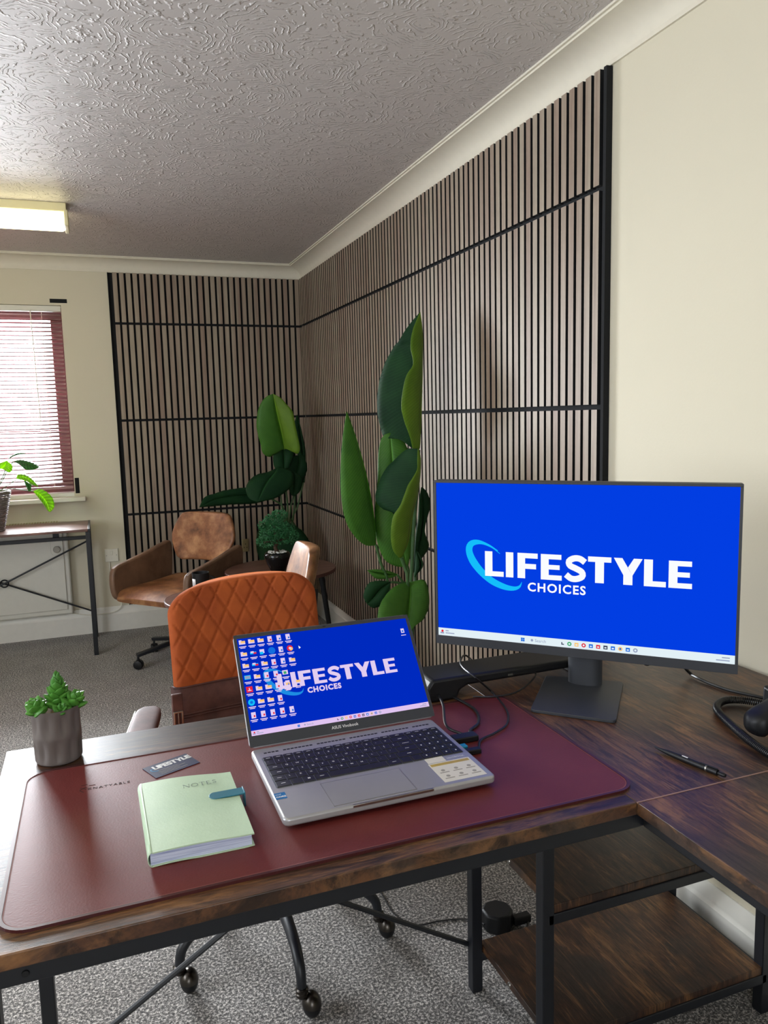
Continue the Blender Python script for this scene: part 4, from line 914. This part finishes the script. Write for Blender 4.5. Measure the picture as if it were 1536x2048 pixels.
obj('cross_brace', MB().tube([(CX1-.02, CY1-.006, .164), (CX0+.01, CY1-.006, .616)], .0055, 8), m_black, t)
obj('brace_ring', MB().lathe([(.022, -.004), (.026, 0), (.022, .004), (.018, 0), (.022, -.004)], (-1.915, CY1-.011, .39), 20, caps=False, axis=Matrix.Rotation(PI/2, 3, 'X')), m_black, t)
BX, BY = -1.945, -0.300
t = thing('basket_plant', 'striped-leaf plant in a grey wicker basket on the console table', 'potted plant', (BX, BY, CT))
mb = MB(); nz = 19
for i in range(nz):
    z = CT+.006+i*.0115; r = .076+.046*(i/(nz-1)); pts = []
    for k in range(73):
        a = 2*PI*k/72; rr = r+.0035*math.cos(12*a+PI*i); pts.append((BX+rr*math.cos(a), BY+rr*math.sin(a), z))
    mb.tube(pts, .0056, 6, caps=False)
obj('basket_weave', mb, m_wicker, t)
mb = MB()
for k in range(24):
    a = 2*PI*k/24; mb.tube([(BX+.074*math.cos(a), BY+.074*math.sin(a), CT+.002), (BX+.121*math.cos(a), BY+.121*math.sin(a), CT+.218)], .003, 6)
mb.lathe([(0, CT+.0005), (.074, CT+.0005), (.074, CT+.012), (0, CT+.012)], (BX, BY, 0), 24)
obj('basket_stakes', mb, m_wicker, t)
obj('basket_rim', MB().tube([(BX+.123*math.cos(2*PI*k/48), BY+.123*math.sin(2*PI*k/48), CT+.222+.002*math.cos(k*PI/2)) for k in range(49)], .008, 8), m_wicker, t)
obj('soil', MB().lathe([(0, CT+.19), (.108, CT+.188), (.108, CT+.18), (0, CT+.18)], (BX, BY, 0), 24), m_soil, t)

def leaf(name, parent, left, spine, right, mat, aff, Y, N=26, MM=5, bulge=.012, thick=.0012, dl=0.0, dr=0.0, matr=None):
    """blade between two traced edges and a spine; Y = depth (one value or start, end); dl, dr = depth offsets of the edges"""
    sc, ox, oyy = aff; Y0, Y1 = Y if isinstance(Y, tuple) else (Y, Y)
    def W(pts, dd):
        n = len(pts); out = []
        for i, p in enumerate(pts):
            f = i/(n-1); e = math.sin(PI*min(1, max(0, f)))
            out.append(oy(ox+p[0]/sc, oyy+p[1]/sc, Y0+(Y1-Y0)*f+dd*e))
        return cr(out, N)
    Lp, Sp, Rp = W(left, dl), W(spine, 0), W(right, dr); rows, uvs = [], []
    def half(A, B, s):
        rr, uu = [], []
        for i in range(N):
            f = i/(N-1); row, ur = [], []
            for j in range(MM+1):
                g = j/MM; p = A[i].lerp(B[i], g); b = bulge*math.sin(PI*g)*math.sin(PI*f)
                p = p+Vector((0, -b, 0))+Vector((0, 0, .0012*math.sin(f*60+s)))*g*math.sin(PI*f); row.append(p); ur.append((s*g, f))
            rr.append(row); uu.append(ur)
        return rr, uu
    mb = MB()
    r1, u1 = half(Sp, Lp, -1); mb.grid(r1, 0, u1)
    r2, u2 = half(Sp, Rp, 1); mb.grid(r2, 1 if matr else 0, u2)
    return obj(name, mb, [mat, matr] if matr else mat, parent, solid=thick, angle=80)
A4 = (9.75, 0, 860)
leaf('leaf', t, [(650,1195),(760,1150),(880,1190),(1000,1290),(1050,1400),(1050,1520),(980,1600)], [(650,1195),(780,1260),(900,1400),(980,1600)], [(650,1195),(750,1320),(850,1450),(930,1570),(980,1600)], m_leafc, A4, -.34, dl=-.02, dr=.03)
leaf('leaf', t, [(320,940),(350,860),(480,850),(600,920),(700,1030),(750,1120)], [(320,950),(450,920),(600,1000),(750,1120)], [(320,950),(440,975),(540,1010),(610,1060),(700,1090),(750,1120)], m_leafc, A4, -.36, dl=.03, dr=-.02)
leaf('leaf', t, [(470,980),(500,1080),(560,1200)], [(470,980),(560,1080),(580,1200)], [(470,980),(600,1050),(610,1120),(600,1200)], m_leafcd, A4, -.35)
leaf('leaf', t, [(260,610),(380,570),(500,575),(640,620),(755,700),(750,740)], [(260,610),(450,630),(620,680),(752,735)], [(260,610),(390,680),(490,765),(620,775),(740,745)], m_leafcd, A4, -.30, dl=.03, dr=-.02)
leaf('leaf', t, [(130,600),(60,620),(-20,650),(-60,720)], [(130,610),(80,700),(0,760)], [(130,600),(230,680),(240,760),(180,830),(80,760)], m_leafc, A4, -.33)
leaf('leaf', t, [(-60,500),(-200,560),(-330,700),(-380,860)], [(-60,500),(-220,620),(-380,860)], [(-60,500),(-100,640),(-230,800),(-380,860)], m_leafc, A4, -.33)
leaf('leaf', t, [(140,590),(230,500),(360,450),(490,450)], [(140,590),(240,510),(370,462),(490,457)], [(140,590),(250,520),(380,475),(490,462)], m_leafcd, A4, -.22)
a4 = lambda x, y, Y: oy(x/9.75, 860+y/9.75, Y)
for pts in ([(40,1240),(120,1100),(330,960)], [(20,1240),(60,900),(140,600)], [(80,1250),(160,1150),(400,1165),(650,1195)], [(0,1240),(40,1000),(140,800),(260,610)], [(-20,1240),(-30,900),(-60,500)]):
    P_ = [Vector((BX+.02, BY, CT+.185))]+[a4(x, y, -.31) for x, y in pts[1:]]
    obj('stalk', MB().tube(cr(P_, 16), .0024, 6), m_stem, t)

# ================================================================== SWIVEL CHAIR BASES
def caster(parent, p, ang, R=.025, mat=None, hood=None, world=False):
    p = Vector(p); rot = Matrix.Rotation(ang, 3, 'Z')@Matrix.Rotation(PI/2, 3, 'Y'); c = Vector((p.x, p.y, R))
    w = obj('caster', MB().lathe([(R*.55, -.021), (R*.92, -.018), (R, -.012), (R, -.004), (R*.8, -.002), (R*.8, .002), (R, .004), (R, .012), (R*.92, .018), (R*.55, .021)], c, 20, axis=rot), mat or m_plast, parent, world=world, bevel=.001)
    h = MB(); h.tube([c+Vector((0,0,R*.2)), c+Vector((0,0,R*1.2)), Vector((p.x, p.y, p.z))], [.008, .007, .0055], 10)
    obj('caster_stem', h, hood or m_plast, w, world=world)
def ring_body(rows_fn, n, loop):                     # closed body from rows of loops
    mb = MB(); rows = [loop(rows_fn(i/(n-1)), i/(n-1)) for i in range(n)]; m = len(rows[0]); mb.grid(rows, close=True)
    mb.f.append(tuple(range(m))); mb.mi.append(0); mb.f.append(tuple((n-1)*m+k for k in range(m))[::-1]); mb.mi.append(0); return mb

# ---- tan swivel chairs
def tan_chair(label, loc, rz):
    t = thing('swivel_armchair', label, 'armchair', loc, rz, 'tan leather swivel armchairs')
    for k in range(5):
        a = math.radians(90+72*k+10); d = Vector((math.cos(a), math.sin(a), 0))
        obj('leg', MB().bar(d*.03+Vector((0,0,.118)), d*.268+Vector((0,0,.078)), .030, .020), m_black, t, bevel=.004, world=False)
        p = d*.262+Vector((0,0,.068)); caster(t, p, a+.9, .026)
    obj('column', MB().lathe([(.030,.095),(.030,.20),(.022,.205),(.022,.352)], (0,0,0), 20), m_black, t, world=False)
    obj('lever', MB().tube([(-.05,.0,.342), (-.16,-.03,.335), (-.22,-.05,.318)], [.005,.006,.011], 8), m_plast, t, world=False)
    # seat: lofted cushion with a waterfall front
    def loop(y, f):
        w = .262 if f > .12 else .262-.05*(1-f/.12); drop = .045*max(0, (0.25-f)/.25)**1.6; zt = .445-drop-.01*math.sin(PI*f); zb = .350+.022*(1-f); pts = []
        for k in range(28):
            a = 2*PI*k/28; pts.append(Vector((w*math.copysign(abs(math.cos(a))**.35, math.cos(a)), y, (zt+zb)/2+(zt-zb)/2*math.copysign(abs(math.sin(a))**.55, math.sin(a)))))
        return pts
    obj('seat', ring_body(lambda f: -.265+.48*f, 18, loop), m_tan, t, world=False, angle=60)
    for s in (-1, 1):
        poly = [(-.185,.352),(-.235,.385),(-.252,.45),(-.246,.525),(-.215,.556),(-.12,.574),(.02,.600),(.15,.630),(.215,.628),(.215,.50),(.20,.40),(.16,.352)]
        obj('armrest', MB().prism([(q.x, q.y) for q in cr([(x, y, 0) for x, y in poly+[poly[0]]], 60)[:-1]], (s*.262-.018, 0, 0), (0,1,0), (0,0,1), (.036,0,0)), m_tandark, t, world=False, bevel=.010, seg=3, angle=30)
    prof = [(.535,.135),(.555,.172),(.60,.203),(.655,.228),(.70,.226),(.75,.206),(.785,.186),(.801,.165),(.807,.13)]
    pf = cr([(a, b, 0) for a, b in prof], 24)
    def bl(q, f):
        z, w = q.x, q.y; yc = .205+.075*(z-.53)/.27; th = .006+.022*(1-abs(2*f-1)**5)**.5; pts = []
        for k in range(32):
            a = 2*PI*k/32; u = math.copysign(abs(math.cos(a))**.6, math.cos(a)); v = math.copysign(abs(math.sin(a))**.7, math.sin(a)); pts.append(Vector((w*u, yc+th*v-.035*u*u, z)))
        return pts
    obj('backrest', ring_body(lambda f: pf[int(round(f*23))], 24, bl), m_tan, t, world=False, angle=60)
    obj('back_bracket', MB().bar((0,.10,.345), (0,.235,.362), .07, .010).bar((0,.235,.360), (0,.262,.62), .07, .010, up=(1,0,0)), m_black, t, world=False, bevel=.002)
    return t
tan_chair('tan leather swivel armchair left of the round tables, turned towards the window', (-0.955, -0.80, 0), math.radians(-47.8))
tan_chair('tan leather swivel armchair seen edge-on behind the orange desk chair', (-0.80, -2.03, 0), math.radians(-95))

# ---- round tables, mug, bonsai
def round_table(label, c, r, h, a0):
    t = thing('round_table', label, 'side table', (c[0], c[1], 0), group=None)
    obj('tabletop', MB().lathe([(0, h-.018), (r-.004, h-.018), (r, h-.014), (r, h-.003), (r-.003, h), (0, h)], (c[0], c[1], 0), 64), m_walnut, t)
    obj('edge_band', MB().lathe([(r-.001, h-.0175), (r+.0012, h-.015), (r+.0012, h-.002), (r-.001, h)], (c[0], c[1], 0), 64, caps=False), m_brownl, t)
    for k in range(3):
        a = math.radians(a0+120*k); obj('leg', MB().tube([(c[0]+r*.72*math.cos(a), c[1]+r*.72*math.sin(a), h-.018), (c[0]+r*.93*math.cos(a), c[1]+r*.93*math.sin(a), 0)], [.017, .011], 12), m_black, t)
    obj('under_ring', MB().lathe([(r*.70, h-.026), (r*.76, h-.026), (r*.76, h-.018), (r*.70, h-.018), (r*.70, h-.026)], (c[0], c[1], 0), 40, caps=False), m_black, t)
    return t
T1 = (-.455, -1.13, .535)
round_table('larger round walnut-topped table with black legs under the bonsai', T1[:2], .297, T1[2], -8)
round_table('smaller round walnut-topped table peeping out left of the orange chair back', (-.85, -1.43), .24, .485, 40)
t = thing('mug', 'black mug standing on the smaller round table behind the orange chair', 'mug', (-.905, -1.40, .485))
mx, my = oy(401, 1150, -1.40).x, -1.40
obj('cup', MB().lathe([(0,.4855),(.034,.4855),(.038,.492),(.041,.60),(.0415,.606),(.039,.606),(.036,.50),(0,.495)], (mx, my, 0), 32), m_plast, t)
obj('handle', MB().tube(cr([(mx+.039, my, .585), (mx+.062, my-.006, .575), (mx+.066, my-.006, .545), (mx+.038, my, .515)], 16), .005, 8), m_plast, t)
mb = MB(); rows = []
for z in (.545, .580): rows.append([Vector((mx+.0418*math.cos(a), my+.0418*math.sin(a), z)) for a in [math.radians(195+8*k) for k in range(5)]])
mb.grid(rows); obj('white_print', mb, m_whiteprint, t, solid=.0004)

bx, by = oy(556, 1140, -1.20).x, -1.20; bh = T1[2]
t = thing('bonsai', 'small green bonsai tree in a glossy black bowl on the larger round table', 'potted plant', (bx, by, bh))
obj('bowl', MB().lathe([(0, bh+.0005), (.034, bh+.0005), (.038, bh+.004), (.056, bh+.040), (.068, bh+.075), (.069, bh+.090), (.060, bh+.104), (.054, bh+.104), (.058, bh+.090), (.03, bh+.085)], (bx, by, 0), 40), m_bowl, t, angle=60)
mb = MB(); rnd = random.Random(8)
for k in range(60):
    a, r = rnd.random()*2*PI, .052*math.sqrt(rnd.random()); s = .004+.004*rnd.random(); mb.ball((bx+r*math.cos(a), by+r*math.sin(a), bh+.101+.004*rnd.random()), (s, s*1.2, s*.7), 8, 5)
obj('pebbles', mb, m_pebble, t)
mb = MB()
tr = cr([(bx+.004, by, bh+.095), (bx-.010, by-.004, bh+.130), (bx+.006, by, bh+.160), (bx-.006, by, bh+.20), (bx-.01, by, bh+.24)], 20); mb.tube(tr, [.012-.0004*k for k in range(20)], 10)
mb.tube(cr([(bx-.004, by, bh+.150), (bx-.04, by-.01, bh+.165), (bx-.07, by-.01, bh+.160)], 10), .005, 8); mb.tube(cr([(bx+.004, by, bh+.160), (bx+.04, by, bh+.170), (bx+.07, by, bh+.18)], 10), .005, 8)
obj('trunk', mb, m_bark, t)
blobs = [(-.062,-.01,.165,.044,.026), (-.035,.0,.20,.050,.030), (-.045,.0,.245,.046,.030), (-.015,-.01,.275,.046,.028), (.018,-.01,.300,.038,.022), (.010,.0,.235,.056,.034), (.048,.0,.215,.050,.034), (.070,.0,.180,.046,.032), (.03,-.01,.175,.050,.026), (0,-.015,.205,.05,.03)]
mb = MB(); rnd = random.Random(3)
for x, y, z, r, h in blobs:
    for k in range(330):
        a = rnd.random()*2*PI; e = math.asin(rnd.uniform(-1, 1)); f = .55+.50*rnd.random()**.5
        n_ = Vector((math.cos(a)*math.cos(e), math.sin(a)*math.cos(e), math.sin(e))); c = Vector((bx+x, by+y, bh+z))+Vector((n_.x*r, n_.y*r, n_.z*h))*f
        d = (n_+Vector((rnd.uniform(-.7,.7), rnd.uniform(-.7,.7), rnd.uniform(-.2,.9)))).normalized(); s_ = d.cross(Vector((rnd.random(), rnd.random(), .3))).normalized(); L_ = .009+.005*rnd.random()
        u_ = d.cross(s_)
        mb.add([c, c+d*L_*.5+s_*.0032, c+d*L_, c+d*L_*.5-s_*.0032, c+d*L_*.45+u_*.0016], [(0,1,4), (1,2,4), (2,3,4), (3,0,4), (0,3,2,1)])
obj('foliage', mb, m_bonsai, t, smooth=False)

# ================================================================== ORANGE DESK CHAIR
OC = Vector((-.997, -3.334, 0)); th = math.radians(-5.0)
t = thing('desk_chair', 'orange quilted velvet desk chair with dark brown leather seat and arms', 'chair', OC, 0)
s_ = Vector((math.cos(th), math.sin(th), 0)); f_ = Vector((s_.y, -s_.x, 0))     # sideways, forward (towards the desk)
if f_.y > 0: f_ = -f_
BC = Vector((-.958, -2.93, 0)); sA, fA = s_, f_
th = math.radians(4); s_ = Vector((math.cos(th), math.sin(th), 0)); f_ = Vector((s_.y, -s_.x, 0))
def qx(u, v):                                       # quilting groove depth
    a = (u/.056+v/.098), (u/.056-v/.098); g = 0
    for q in a:
        d = abs(q-round(q)); g = max(g, math.exp(-(d/.045)**2))
    return g
def back_loop(z, hw, front_extra, quilt, f):
    pts = []; lean = .085*max(0, (z-.45))/.42; nF = 96 if quilt else 30
    for j in range(nF+1):
        u = -1+2*j/nF; e = 1-abs(u)**14; x = hw*u; d = .022*(u*u)+front_extra*e**.5
        if quilt: d += (.003-.0055*qx(x, z))*min(1, (1-abs(u))*12)*min(1, f*14)*min(1, (1-f)*14)
        pts.append(BC+s_*x+f_*(d-lean)+UP*z)
    for j in range(13):
        u = 1-2*j/12; pts.append(BC+s_*(hw*u*.985)+f_*(.022*u*u-lean-.026*(1-abs(u)**6))+UP*z)
    return pts
ztop_ = .868; z0_ = .578; hwid = .226; Rr = .085
def zrow(f): return z0_+(ztop_-z0_)*(1-(1-f)**1.25)
def hw_at(z, zt=ztop_, R=Rr): 
    d = zt-z; return hwid+.006*max(0, (.75-z))-(R-math.sqrt(max(0, R*R-(R-min(R, d))**2)))*1.0
mb = MB(); NR = 84; rows = []
for i in range(NR):
    f = i/(NR-1); z = zrow(f); fx = .020*math.sqrt(max(0.0, 1-max(0, (f-.93)/.07)**2))+.004
    rows.append([p+UP*(.010*((p-BC).dot(s_)/hwid)*max(0, (z-.58)/.29))+UP*(-.018*(abs(((p-BC).dot(s_))/hwid))**2.2*max(0, (z-.80)/.068)) for p in back_loop(z, max(.13, hw_at(z)), fx, True, f)])
mb.grid(rows, close=True); m_ = len(rows[0])
mb.f.append(tuple(range(m_))); mb.mi.append(0); mb.f.append(tuple((NR-1)*m_+k for k in range(m_))); mb.mi.append(0)
obj('backrest_cushion', mb, m_velvet, t, angle=70)
# dark leather lower band with raised seams
mb = MB(); rows = []
for i in range(30):
    f = i/29; z = .405+(.584-.405)*f; fx = .026+.003*math.sin(PI*((f*2) % 1)) ; hw2 = hwid+.010
    rows.append(back_loop(z, hw2, fx, False, f))
mb.grid(rows, close=True); m_ = len(rows[0]); mb.f.append(tuple(range(m_))); mb.mi.append(0); mb.f.append(tuple(29*m_+k for k in range(m_))); mb.mi.append(0)
lb = obj('lumbar_band', mb, m_brownl, t, angle=60)
for z in (.582, .507, .500):
    lean = .085*(z-.45)/.42; obj('piping', MB().tube([BC+s_*(hwid+.008)*u+f_*(.022*u*u+.0275*(1-abs(u)**14)**.5-lean)+UP*z for u in [-.985+1.97*k/30 for k in range(31)]], .0022, 6), m_brownl, lb)
for sg in (-1, 1):
    c = BC+s_*(sg*(hwid+.002))+f_*.062+UP*.475
    st = obj('side_strap', MB().frame_box(c+UP*.02-f_*.012, s_*.015, f_*.006, UP*.085), m_brownl, t, bevel=.003)
    b = MB()
    for du, dz, w, h in ((-.011,0,.0022,.024), (.011,0,.0022,.024), (0,-.024,.013,.0022), (0,.024,.013,.0022), (0,0,.0015,.024)): b.frame_box(c+s_*du+UP*(dz+.030)-f_*.003, s_*w, f_*.0030, UP*h)
    obj('buckle', b, m_metal, st, bevel=.001)
def seat_loop(y, f):
    c = OC+f_*y; w = .235; zt = .482+.012*math.sin(PI*f); zb = .405; pts = []
    if f in (0, 1): w -= .02; zt -= .015; zb += .01
    for k in range(32):
        a = 2*PI*k/32; pts.append(c+s_*(w*math.copysign(abs(math.cos(a))**.4, math.cos(a)))+UP*((zt+zb)/2+(zt-zb)/2*math.copysign(abs(math.sin(a))**.6, math.sin(a))))
    return pts
obj('seat', ring_body(lambda f: -.345+.60*f, 16, seat_loop), m_velvet, t, angle=60)
obj('seat_shell', MB().prism([(-.22,-.34),(.22,-.34),(.22,.22),(-.22,.22)], OC+UP*.385, s_, f_, UP*.022), m_brownl, t, bevel=.008)
s_, f_ = sA, fA
for sg in (-1, 1):
    a0 = OC+s_*(sg*.282)-f_*.205; a1 = OC+s_*(sg*.312)+f_*.10; d = (a1-a0).normalized(); sd = UP.cross(d)
    pad = MB(); rows = []
    for i in range(15):
        f = i/14; w = .034*(1-(abs(2*f-1))**8*.45); h = .011*(1-(abs(2*f-1))**8*.5); c = a0.lerp(a1, f)+UP*(.590-.004*f)
        rows.append([c+sd*(w*math.copysign(abs(math.cos(b))**.5, math.cos(b)))+UP*(h*math.copysign(abs(math.sin(b))**.5, math.sin(b))) for b in [2*PI*k/24 for k in range(24)]])
    pad.grid(rows, close=True); pad.f.append(tuple(range(24))); pad.mi.append(0); pad.f.append(tuple(14*24+k for k in range(24))); pad.mi.append(0)
    ap_ = obj('arm_pad', pad, m_brownl, t, angle=60)
    obj('metal_strip', MB().tube([a0.lerp(a1, f)+sd*(.0345 if (sd.x > 0) == (sg > 0) else -.0345)+UP*.590 for f in (.06, .94)], .0022, 8), m_metal, ap_)
    obj('arm_frame', MB().tube(cr([a0.lerp(a1, .15)+UP*.575, a0.lerp(a1, .12)+UP*.50, OC+s_*(sg*.235)-f_*.12+UP*.395, OC+s_*(sg*.235)+f_*.02+UP*.395, a0.lerp(a1, .85)+UP*.50, a0.lerp(a1, .85)+UP*.575], 40), .009, 8), m_black, t)
obj('column', MB().lathe([(.032,.085),(.036,.09),(.036,.18),(.026,.185),(.026,.386)], OC, 24), m_black, t)
for k in range(5):
    a = math.radians(54+72*k); d = Vector((math.cos(a), math.sin(a), 0))
    P5 = cr([OC+d*.03+UP*.150, OC+d*.13+UP*.152, OC+d*.21+UP*.140, OC+d*.252+UP*.108, OC+d*.262+UP*.062], 22)
    l = obj('leg', MB().tube(P5, [.017-.006*i/21 for i in range(22)], 12), m_black, t)
    e = OC+d*.262
    obj('collar', MB().lathe([(.0115,.050),(.0145,.054),(.0145,.060),(.0125,.062),(.0145,.064),(.0145,.070),(.0115,.073)], e, 18), m_bronze, l)
    side = Vector((-d.y, d.x, 0)); cc = e+Vector((.020, -.004, 0))
    cs = obj('caster', MB().ball(cc+UP*.0285, (.021, .026, .0285), 20, 12), m_plast, t)
    obj('caster_hood', MB().grid([[cc+UP*.0285+Vector((.0225*math.cos(b)*math.cos(e2), .0275*math.sin(b)*math.cos(e2), .0302*math.sin(e2))) for b in [2*PI*j/20 for j in range(20)]] for e2 in [math.radians(5+85*i/8) for i in range(9)]], close=True), m_bronze, cs)

# ================================================================== LARGE PLANTS
def planter(c, r, h, t):
    obj('planter', MB().lathe([(0, .0005), (r*.72, .0005), (r*.76, .008), (r, h), (r*.95, h), (r*.90, h-.03), (0, h-.03)], (c[0], c[1], 0), 40), m_plastm, t)
    obj('soil', MB().lathe([(0, h-.028), (r*.90, h-.028), (0, h-.020)], (c[0], c[1], 0), 24), m_bark, t)
# middle plant
G = (-.235, -2.36); A5 = (3.104, 640, 600)
t = thing('tall_leafy_plant', 'tallest broad-leaved green plant beside the right slat wall, above the laptop', 'potted plant', (G[0], G[1], 0))
planter(G, .145, .26, t)
def a5(x, y, Y=-2.34): return oy(640+x/3.104, 600+y/3.104, Y)
leaf('leaf', t, [(612,84),(545,165),(483,262),(462,285),(400,400),(362,540),(356,690),(378,800),(395,850),(440,860),(500,868),(560,912)],
     [(622,74),(637,200),(638,400),(632,650),(622,900),(612,935)], [(618,80),(575,190),(562,290),(578,400),(532,480),(505,640),(520,740),(558,850),(575,925)], m_leafd, A5, -2.36, N=40, dl=.10, dr=-.07, matr=m_leaflit)  # near half painted lighter, as if lit through
leaf('leaf', t, [(165,693),(145,820),(132,950),(127,1100),(135,1250),(160,1370),(205,1455),(260,1510),(300,1526),(345,1522)], [(168,693),(232,880),(287,1080),(322,1250),(342,1400),(347,1524)],
     [(166,693),(215,880),(265,1080),(300,1250),(320,1400),(340,1520)], m_leafm, A5, -2.30, N=34, dl=-.05, dr=.09)
leaf('leaf', t, [(432,824),(386,850),(362,950),(355,1150),(342,1300),(350,1480),(400,1610),(470,1652),(535,1658)], [(436,826),(446,960),(470,1200),(500,1450),(540,1658)], [(432,824),(500,850),(540,915),(565,1000),(580,1300),(565,1550),(545,1658)], m_leafm, A5, -2.30, N=32, dl=.03)
leaf('leaf', t, [(600,925),(540,925),(470,985),(400,1060),(356,1165),(343,1232),(378,1290),(462,1332),(490,1450),(500,1598)], [(612,922),(627,1000),(616,1150),(578,1330),(550,1500),(505,1602)],
     [(606,924),(604,1000),(600,1060),(546,1150),(520,1220),(490,1290),(455,1340),(440,1450),(452,1550),(490,1600)], m_leafd, A5, -2.50, N=34, dl=.09, dr=-.05, matr=m_leaflit)
leaf('leaf', t, [(628,1162),(614,1250),(608,1350),(590,1480),(580,1690)], [(632,1162),(640,1280),(628,1450),(604,1560),(592,1694)], [(636,1162),(668,1200),(684,1280),(650,1425),(676,1530),(622,1620),(596,1692)], m_leafd, A5, -2.24, N=28)
leaf('leaf', t, [(545,1752),(470,1775),(410,1830),(370,1900),(358,1990),(380,2080),(440,2150)], [(560,1752),(556,1850),(540,2000),(500,2160)], [(575,1748),(645,1738),(672,1800),(676,1900),(640,1985),(590,2025),(520,2150)], m_leafm, A5, (-2.46, -2.58), N=28, dl=-.02)
leaf('leaf', t, [(440,1750),(370,1742),(300,1760),(270,1835),(290,1885)], [(440,1752),(380,1790),(330,1850),(292,1888)], [(440,1752),(425,1820),(395,1885),(335,1912),(295,1890)], m_leafd, A5, -2.42)
leaf('leaf', t, [(480,1702),(420,1680),(350,1672),(292,1678)], [(480,1706),(400,1700),(292,1678)], [(480,1710),(430,1728),(350,1730),(292,1678)], m_leafm, A5, -2.32)
leaf('leaf', t, [(610,1560),(640,1640),(600,1700)], [(600,1560),(622,1650),(590,1720)], [(595,1560),(590,1650),(585,1720)], m_leafd, A5, -2.42)
gb = Vector((G[0], G[1], .235))
for pts, r, yy in (([(612,930),(600,1200),(580,1450),(568,1700)], .0075, -2.38), ([(347,1520),(380,1640),(430,1790)], .006, -2.33), ([(540,1655),(545,1760)], .008, -2.32), ([(505,1600),(535,1690),(545,1780)], .007, -2.47),
                   ([(592,1692),(590,1780)], .007, -2.27), ([(556,1752),(560,1800)], .007, -2.34), ([(480,1706),(520,1760),(540,1820)], .005, -2.33), ([(440,1752),(500,1760),(540,1830)], .005, -2.33)):
    obj('stalk', MB().tube(cr([a5(x, y, yy) for x, y in pts]+[gb+Vector((random.uniform(-.02, .02), random.uniform(-.02, .02), 0))], 26), r, 8), m_stem, t)
# corner plant
H_ = (-.285, -.36); A6 = (5.12, 380, 770)
t = thing('corner_leafy_plant', 'broad-leaved dark green plant in the room corner behind the bonsai', 'potted plant', (H_[0], H_[1], 0))
planter(H_, .15, .30, t)
leaf('leaf', t, [(850,90),(768,130),(702,240),(680,400),(698,520),(722,600),(742,690),(800,736),(856,718),(955,655)], [(850,95),(885,270),(922,430),(950,560),(966,662)],
     [(850,90),(930,132),(1000,210),(1050,270),(1082,430),(1125,640),(1102,706),(1060,690),(1000,660),(968,655)], m_leafm, A6, (-.62, -.55), N=34, dr=-.06, matr=m_leaflit)
leaf('leaf', t, [(950,640),(862,700),(852,790),(880,860),(960,890)], [(955,640),(962,760),(968,890)], [(960,640),(1060,670),(1045,780),(1000,870),(970,890)], m_leafd, A6, -.50)
leaf('leaf', t, [(905,838),(800,890),(700,912),(622,962),(574,1040),(580,1110),(612,1168),(690,1197)], [(906,838),(860,905),(780,1010),(690,1197)], [(908,838),(1050,890),(1062,990),(1000,1080),(860,1165),(690,1197)], m_leafd, A6, (-.55, -.68), N=30)
leaf('leaf', t, [(740,1100),(650,1062),(560,1050),(350,1080),(260,1110),(150,1148),(95,1250)], [(760,1150),(560,1130),(300,1160),(95,1250)], [(760,1190),(640,1216),(430,1224),(210,1244),(95,1252)], m_leafd, A6, (-.50, -.66), N=32)
leaf('leaf', t, [(1085,720),(1020,765),(985,850),(1050,940)], [(1120,720),(1110,830),(1080,960)], [(1165,720),(1200,850),(1150,1000),(1085,1120)], m_leafd, A6, -.42)
leaf('leaf', t, [(1095,300),(1060,450),(1100,700),(1150,1000)], [(1100,310),(1130,500),(1155,750),(1160,1000)], [(1105,320),(1150,500),(1185,700),(1175,1000)], m_leafd, A6, -.32)
leaf('leaf', t, [(1060,880),(1000,950),(1010,1060),(1040,1130)], [(1062,880),(1070,1000),(1060,1140)], [(1064,880),(1150,960),(1130,1080),(1070,1140)], m_leafd, A6, -.46)
leaf('leaf', t, [(860,1385),(730,1440),(680,1560),(690,1720),(760,1850),(860,1900)], [(870,1385),(880,1600),(880,1900)], [(880,1385),(1040,1420),(1180,1530),(1240,1680),(1160,1800),(900,1900)], m_leafd, A6, (-.52, -.66), N=28)
hb = Vector((H_[0], H_[1], .27)); a6 = lambda x, y, Y: oy(380+x/5.12, 770+y/5.12, Y)
for pts, r, yy in (([(966,660),(968,880),(985,1090),(1000,1380)], .006, -.46), ([(1080,960),(1075,1120),(1055,1370)], .006, -.42), ([(1160,1000),(1100,1250),(1040,1400)], .005, -.34), ([(840,1172),(930,1220),(968,1300),(980,1380)], .005, -.5), ([(905,840),(930,1150),(950,1380)], .005, -.5), ([(1030,1370),(1100,1470),(1150,1550)], .004, -.44), ([(1060,1140),(1030,1250),(1020,1380)], .005, -.44)):
    obj('stalk', MB().tube(cr([a6(x, y, yy) for x, y in pts]+[hb+Vector((random.uniform(-.02, .02), random.uniform(-.02, .02), 0))], 26), r, 8), m_stem, t)
